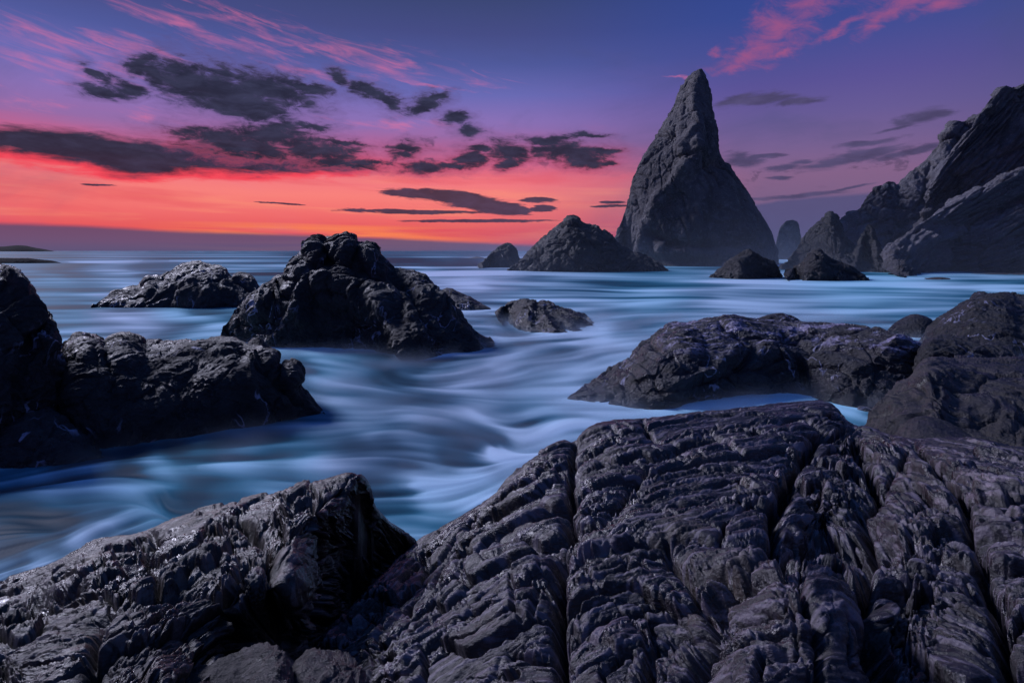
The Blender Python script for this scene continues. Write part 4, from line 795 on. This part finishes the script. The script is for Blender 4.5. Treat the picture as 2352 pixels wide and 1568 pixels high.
    D = (lay*.58*gain*calm+iso*.34+blocks*.72*(.4+.6*calm)-joint*.8*calm)*dist_ok+pil-cut-mcut*1.8
    cs = np.ones(shp); cs[:, :nb+55] = np.r_[np.full(nb, .3), np.linspace(.3, 1, 55)][None]; D = D*cs
    P = P+sm*D[..., None]
    grain = np.clip(.5+.17*Sb+.16*Sc+.12*Sd, 0, 1)
    # split into blocks between the cut joints (joint floor goes to the nearest block)
    nr, nc = shp; open_ = (dist > .075)[:-1, :-1]; open_[:, :nb+2] = False; k = 0
    st = 3; small = open_[::st, ::st]; ls = np.zeros(small.shape, np.int32); a_, b_ = small.shape
    for i in range(a_):
        for j in range(b_):
            if small[i, j] and not ls[i, j]:
                k += 1; ls[i, j] = k; dq = deque([(i, j)])
                while dq:
                    x, y = dq.popleft()
                    for s, t in ((x+1, y), (x-1, y), (x, y+1), (x, y-1)):
                        if 0 <= s < a_ and 0 <= t < b_ and small[s, t] and not ls[s, t]: ls[s, t] = k; dq.append((s, t))
    cnt = np.bincount(ls.ravel()); keep = [c for c in range(1, k+1) if cnt[c]*st*st >= minblock]
    ls[~np.isin(ls, keep)] = 0
    dq = deque([tuple(t) for t in np.argwhere(ls > 0)])
    while dq:
        x, y = dq.popleft()
        for s, t in ((x+1, y), (x-1, y), (x, y+1), (x, y-1)):
            if 0 <= s < a_ and 0 <= t < b_ and not ls[s, t]: ls[s, t] = ls[x, y]; dq.append((s, t))
    lab = np.repeat(np.repeat(ls, st, 0), st, 1)[:nr-1, :nc-1]
    Fc = gridfaces(nr, nc)[:, ::-1].reshape(nr-1, nc-1, 4)
    root = bpy.data.objects.new(name, None); C.objects.link(root)
    org = np.array([np.median(P[..., 0]), np.median(P[..., 1]), 0]); root.location = org
    Vv = P.reshape(-1, 3)
    for c in keep:
        fs = Fc[lab == c]
        if not len(fs): continue
        idx, inv = np.unique(fs.ravel(), return_inverse=True)
        vsub = Vv[idx]; oc = vsub.mean(0); oc[2] = vsub[:, 2].min()
        o = make_mesh(child, vsub, inv.reshape(-1, 4), mat, oc, attrs={'grain': grain.ravel()[idx]}); o.parent = root; o.location = oc-org
    tag(root, label, 'rock outcrop')
    print(name, 'blocks', len(keep), 'faces', Fc.shape[0]*Fc.shape[1])
    return root
t1 = time.time()
RC = [(955, 1250, 3.9), (1000, 1222, 3.6), (1060, 1195, 3.35), (1130, 1150, 3.1), (1180, 1090, 2.9), (1240, 1040, 2.72), (1290, 1012, 2.62), (1318, 1020, 2.62), (1345, 988, 2.5), (1380, 972, 2.44), (1470, 966, 2.4), (1560, 957, 2.36), (1650, 945, 2.33), (1750, 932, 2.3), (1840, 922, 2.27), (1900, 921, 2.26), (1930, 945, 2.32), (1948, 980, 2.42), (2000, 984, 2.36), (2060, 1005, 2.3), (2120, 1010, 2.2), (2200, 1006, 2.1), (2352, 1035, 2.0), (2500, 1060, 1.95), (2620, 1080, 1.95),
      (1320, 1130, 2.4), (1500, 1060, 2.25), (1700, 1050, 2.18), (1850, 1020, 2.2), (1900, 1150, 2.15), (2000, 1080, 2.2), (2200, 1180, 1.95), (2350, 1150, 1.9), (1500, 1250, 2.08), (1700, 1200, 2.05), (1850, 1285, 1.78), (1870, 1235, 2.25), (1950, 1240, 2.2), (2060, 1280, 1.9), (2250, 1350, 1.8), (1300, 1300, 2.2), (1200, 1180, 2.7), (1100, 1300, 2.7), (1000, 1390, 2.85), (900, 1340, 3.4), (830, 1420, 3.4), (760, 1500, 3.3),
      (900, 1490, 2.75), (1100, 1450, 2.35), (1300, 1450, 2.05), (1540, 1450, 1.95), (1640, 1420, 1.78), (1800, 1450, 1.62), (1960, 1400, 1.7), (2050, 1450, 1.88), (2350, 1450, 1.75), (850, 1568, 2.8), (1100, 1568, 2.3), (1400, 1568, 1.95), (1800, 1568, 1.58), (2100, 1568, 1.82), (2352, 1568, 1.75), (700, 1568, 3.3), (2600, 1400, 1.8), (1600, 1800, 1.6), (1000, 1800, 2.4), (2300, 1800, 1.7)]
RB = [(900, 8.6, 5.2), (1000, 8.2, 4.9), (1130, 8.0, 4.6), (1200, 8.6, 4.8), (1290, 8.8, 4.6), (1380, 8.9, 4.6), (1500, 9.0, 4.6), (1650, 9.2, 4.6), (1800, 9.4, 4.6), (1900, 9.6, 4.6), (2000, 8.6, 3.6), (2100, 8.2, 3.2), (2300, 7.2, 3.0), (2600, 6.8, 2.8), (1100, 9.5, 5.4), (1500, 10.5, 5.4), (1900, 10.8, 5.4), (2300, 9, 4.8), (700, 6.5, 4.6), (760, 7.5, 5.2), (640, 5, 4.4), (600, 3.6, 4.0)]
RK = [([(1318, 1010), (1311, 1082), (1308, 1132), (1308, 1207), (1298, 1262), (1293, 1307), (1286, 1357), (1271, 1407), (1280, 1480), (1285, 1580)], .055, .26),
      ([(1476, 968), (1496, 1004), (1526, 1012), (1616, 990), (1701, 977), (1841, 962), (1876, 980), (1911, 1002), (1960, 985)], .05, .16),
      ([(1886, 1000), (1851, 1047), (1811, 1077), (1806, 1132), (1781, 1182), (1776, 1242), (1786, 1267)], .07, .20),
      ([(1308, 1207), (1376, 1192), (1416, 1162), (1441, 1117), (1496, 1062), (1560, 1045)], .03, .09),
      ([(1305, 1235), (1376, 1232), (1526, 1242), (1676, 1240), (1751, 1242), (1786, 1267)], .035, .13),
      ([(1530, 1240), (1536, 1282), (1546, 1297), (1591, 1322), (1676, 1325), (1711, 1327), (1741, 1297), (1786, 1267)], .04, .16),
      ([(1711, 1327), (1641, 1362), (1616, 1412), (1622, 1447), (1595, 1502), (1571, 1590)], .05, .26),
      ([(1546, 1297), (1591, 1332), (1611, 1382), (1608, 1422), (1536, 1457), (1500, 1500), (1480, 1590)], .03, .09),
      ([(1841, 1262), (1843, 1357), (1846, 1432), (1871, 1507), (1886, 1590)], .022, .08),
      ([(1786, 1262), (1840, 1248), (1900, 1252), (1981, 1278), (1996, 1357), (2012, 1432), (2026, 1590)], .06, .30),
      ([(1955, 1000), (1975, 1060), (2016, 1132), (1990, 1192), (1981, 1278)], .05, .22),
      ([(2101, 1020), (2151, 1082), (2216, 1162), (2231, 1222), (2256, 1292), (2276, 1357), (2306, 1432), (2341, 1590)], .04, .15),
      ([(1981, 1282), (2126, 1282), (2251, 1279)], .03, .10), ([(2151, 1082), (2251, 1117), (2420, 1140)], .04, .16), ([(2040, 1000), (2090, 1040), (2016, 1132)], .03, .08)]
RM = [([(1090, 1230), (1200, 1190), (1305, 1150)], .03, .06), ([(1060, 1290), (1180, 1262), (1300, 1245)], .03, .07), ([(1000, 1350), (1100, 1330), (1200, 1300)], .025, .05), ([(1160, 1500), (1300, 1470), (1500, 1400), (1600, 1380)], .03, .07), ([(1290, 1335), (1400, 1300), (1530, 1290)], .02, .05),
      ([(1150, 1380), (1200, 1362), (1290, 1357)], .015, .04), ([(1180, 1100), (1240, 1075), (1312, 1075)], .03, .08), ([(1370, 1060), (1440, 1075), (1500, 1062)], .025, .05), ([(1320, 1060), (1400, 1015), (1480, 1010)], .025, .05), ([(1620, 1420), (1760, 1400), (1845, 1420)], .02, .05), ([(1640, 1500), (1750, 1470), (1860, 1490)], .02, .05),
      ([(1530, 1100), (1650, 1080), (1800, 1075)], .022, .05), ([(1500, 1170), (1650, 1150), (1780, 1180)], .022, .05), ([(2020, 1190), (2120, 1150), (2216, 1162)], .025, .07), ([(2030, 1370), (2150, 1350), (2270, 1357)], .025, .06), ([(1760, 1150), (1700, 1180), (1640, 1235)], .022, .05),
      ([(1640, 965), (1648, 985)], .02, .05), ([(1010, 1240), (960, 1330), (880, 1400), (800, 1470)], .05, .10), ([(1080, 1210), (1000, 1330), (940, 1420)], .03, .06)]
RD = [(1000, 1300, 1, -1.0), (900, 1450, 1, -.9), (1150, 1200, 1, -.55), (1200, 1350, 1, -.42), (1000, 1500, 1, -.7), (1400, 1350, 1, -.35), (1300, 1500, 1, -.4), (1400, 1080, 1, -.3), (1500, 1200, 1, -.3), (1700, 1000, 1, -.12), (1700, 1150, 1, -.22), (1800, 1400, 1, -.15), (1700, 1530, 1, -.25), (1950, 1400, 1, .2), (2100, 1350, 1, .1), (2200, 1200, 1, .12), (2300, 1400, 1, .25), (2100, 1060, 1, .3), (2300, 1080, 1, .2), (2000, 1180, 1, .5), (2150, 1520, 1, .3)]
RC += [(3000, 1350, 1.8), (3600, 1450, 1.9), (3000, 1900, 1.7), (1800, 2500, 1.6), (1000, 2500, 2.2), (2600, 2500, 1.7), (3600, 2500, 1.8)]
RO = [(600, 1610), (650, 1590), (690, 1550), (740, 1480), (800, 1412), (880, 1330), (930, 1275), (958, 1243)]+[c[:2] for c in RC[1:25]]+[(3000, 1150), (3700, 1280)]
outcrop('near_outcrop', 'great grey layered outcrop split by joints filling the lower right foreground', M_near, RO, RC, RK, RM, RD, np.r_[np.linspace(600, 2460, 850), np.linspace(2470, 3700, 90)], 560, 1640, 3, 1., 'rock_block')
LC = [(-150, 1395, 3.6), (0, 1345, 3.6), (100, 1312, 3.4), (200, 1257, 3.2), (260, 1237, 3.05), (310, 1232, 2.95), (350, 1217, 2.88), (390, 1199, 2.8), (480, 1171, 2.68), (600, 1146, 2.55), (675, 1122, 2.46), (750, 1103, 2.36), (800, 1088, 2.28), (828, 1095, 2.3), (848, 1120, 2.5), (855, 1156, 2.85), (875, 1185, 3.2), (905, 1212, 3.5), (950, 1238, 3.8), (962, 1256, 4.0),
      (735, 1175, 2.22), (600, 1240, 2.25), (660, 1230, 2.3), (715, 1250, 2.4), (700, 1380, 2.6), (760, 1240, 2.9), (820, 1270, 3.5), (880, 1310, 4.0), (770, 1380, 3.7), (740, 1470, 3.6), (640, 1470, 2.9), (700, 1530, 3.3), (400, 1390, 2.2), (480, 1300, 2.25), (300, 1300, 2.55), (200, 1320, 2.7), (100, 1400, 2.7), (0, 1430, 2.7), (200, 1480, 2.2), (450, 1500, 2.25), (350, 1560, 2.1), (0, 1540, 2.4), (560, 1540, 2.6), (-150, 1500, 2.6), (100, 1700, 2.1), (400, 1800, 2.0), (600, 1700, 2.7), (-200, 1700, 2.3)]
LB = [(-150, 6.7, 5.0), (0, 7.0, 5.0), (200, 7.0, 5.0), (350, 6.9, 4.8), (500, 6.9, 4.8), (650, 7.0, 4.7), (800, 7.3, 4.7), (860, 8.0, 5.0), (950, 8.6, 5.2), (300, 8.5, 5.4), (700, 9, 5.4), (960, 6.4, 4.8), (950, 5, 4.6), (900, 4, 4.2), (800, 3.2, 4.0)]
LK = [([(752, 1150), (735, 1175), (733, 1261), (737, 1361), (720, 1470), (690, 1600)], .035, .12),
      ([(560, 1195), (600, 1221), (625, 1261), (632, 1321), (625, 1391), (640, 1440)], .05, .14),
      ([(350, 1218), (335, 1285), (250, 1335), (150, 1368), (0, 1402), (-120, 1420)], .05, .14),
      ([(335, 1285), (370, 1360), (425, 1352), (500, 1372), (535, 1425), (545, 1485), (520, 1600)], .04, .14),
      ([(370, 1360), (330, 1400), (245, 1400), (252, 1435), (222, 1480), (200, 1600)], .035, .10)]
LM = [([(0, 1480), (100, 1450), (245, 1400)], .03, .06), ([(300, 1250), (400, 1230), (560, 1195)], .025, .06), ([(640, 1180), (700, 1150), (790, 1130)], .03, .07), ([(380, 1300), (470, 1270), (600, 1221)], .025, .05), ([(400, 1330), (500, 1310), (620, 1300)], .02, .03), ([(830, 1120), (820, 1200), (880, 1280)], .04, .1), ([(430, 1440), (480, 1500), (430, 1568)], .03, .05)]
LD = [(100, 1350, 1, -.3), (300, 1280, 1, -.35), (500, 1200, 1, -.3), (700, 1130, 1, -.3), (100, 1480, 1, -.25), (300, 1450, 1, -.3), (450, 1330, 1, -.5), (550, 1450, 1, -.4), (200, 1560, 1, -.3), (680, 1300, .4, -1), (800, 1250, .6, 1), (760, 1400, .3, 1)]
LC += [(-900, 1530, 3.7), (-900, 2300, 3.0), (-500, 1700, 2.9), (100, 2500, 2.1), (600, 2500, 2.6), (985, 2500, 3.6), (900, 1400, 4.4), (950, 1500, 4.6), (860, 1560, 4.3), (800, 1500, 4.0), (965, 1350, 4.5), (800, 1700, 3.8)]
outcrop('near_outcrop', 'brown dark outcrop with raised blunt peak in the lower left foreground', M_near_l, [(-900, 1530)]+[c[:2] for c in LC[:20]]+[(990, 1300)], LC, LK, LM, LD, np.r_[np.linspace(-900, -60, 60), np.linspace(-50, 985, 520)], 430, 1640, 8, 1., 'rock_block')
print('outcrops', time.time()-t1, 'total', time.time()-T0)

# ------------------------------------------------------------------ sea spray hanging low over the surf
def mist(name, box, dens, fall, nscale, label, step, lo=.42, hi=.62):
    mm = bpy.data.materials.new(name); mm.use_nodes = True; g = G(mm.node_tree); g.n.clear()
    pv = g.n.new('ShaderNodeVolumePrincipled'); mo = g.n.new('ShaderNodeOutputMaterial'); g.l.new(pv.outputs[0], mo.inputs['Volume'])
    pos = g.n.new('ShaderNodeNewGeometry').outputs['Position']; sx = g.n.new('ShaderNodeSeparateXYZ'); g.l.new(pos, sx.inputs[0])
    f = g.m('EXPONENT', g.m('MULTIPLY', g.m('MAXIMUM', sx.outputs[2], 0.), -1/fall))
    n = g.noise(g.vm('MULTIPLY', pos, (1, 1, .3)), nscale, 2, .5)
    ex = None
    for k, (a0, a1) in enumerate(((box[0], box[1]), (box[2], box[3]))):      # thins out towards the sides of the box
        w_ = (a1-a0)*.12
        e_ = g.m('MULTIPLY', g.sstep(sx.outputs[k], a0, a0+w_), g.sstep(sx.outputs[k], a1, a1-w_)); ex = e_ if ex is None else g.m('MULTIPLY', ex, e_)
    d = g.m('MULTIPLY', g.m('MULTIPLY', g.m('MULTIPLY', f, g.sstep(n, lo, hi)), ex), dens)
    d = g.m('MULTIPLY', d, g.sstep(sx.outputs[2], box[5], box[5]*.7))
    g.l.new(d, pv.inputs['Density']); pv.inputs['Color'].default_value = (.62, .78, 1, 1)
    x0, x1, y0, y1, z0, z1 = box
    hv = [(x, y, z) for z in (z0, z1) for x, y in ((x0, y0), (x1, y0), (x1, y1), (x0, y1))]
    mm.cycles.volume_step_rate = step
    hb = make_mesh(name, hv, [(0, 3, 2, 1), (4, 5, 6, 7), (0, 1, 5, 4), (1, 2, 6, 5), (2, 3, 7, 6), (3, 0, 4, 7)], mm); tag(hb, label, kind='stuff')
    for p_ in hb.data.polygons: p_.use_smooth = False
mist('spray_mist', (-40, 330, 62, 420, -.6, 34), .0042, 7., .02, 'thin spray mist hanging round the feet of the far stacks and cliffs', 1.0, .30, .6)
mist('spray_mist', (-16, 26, 8.6, 42, -.3, .75), .55, .17, .35, 'knee-deep milky surf mist in the channel between the near rocks', 1.0)
print('mist', time.time()-T0)
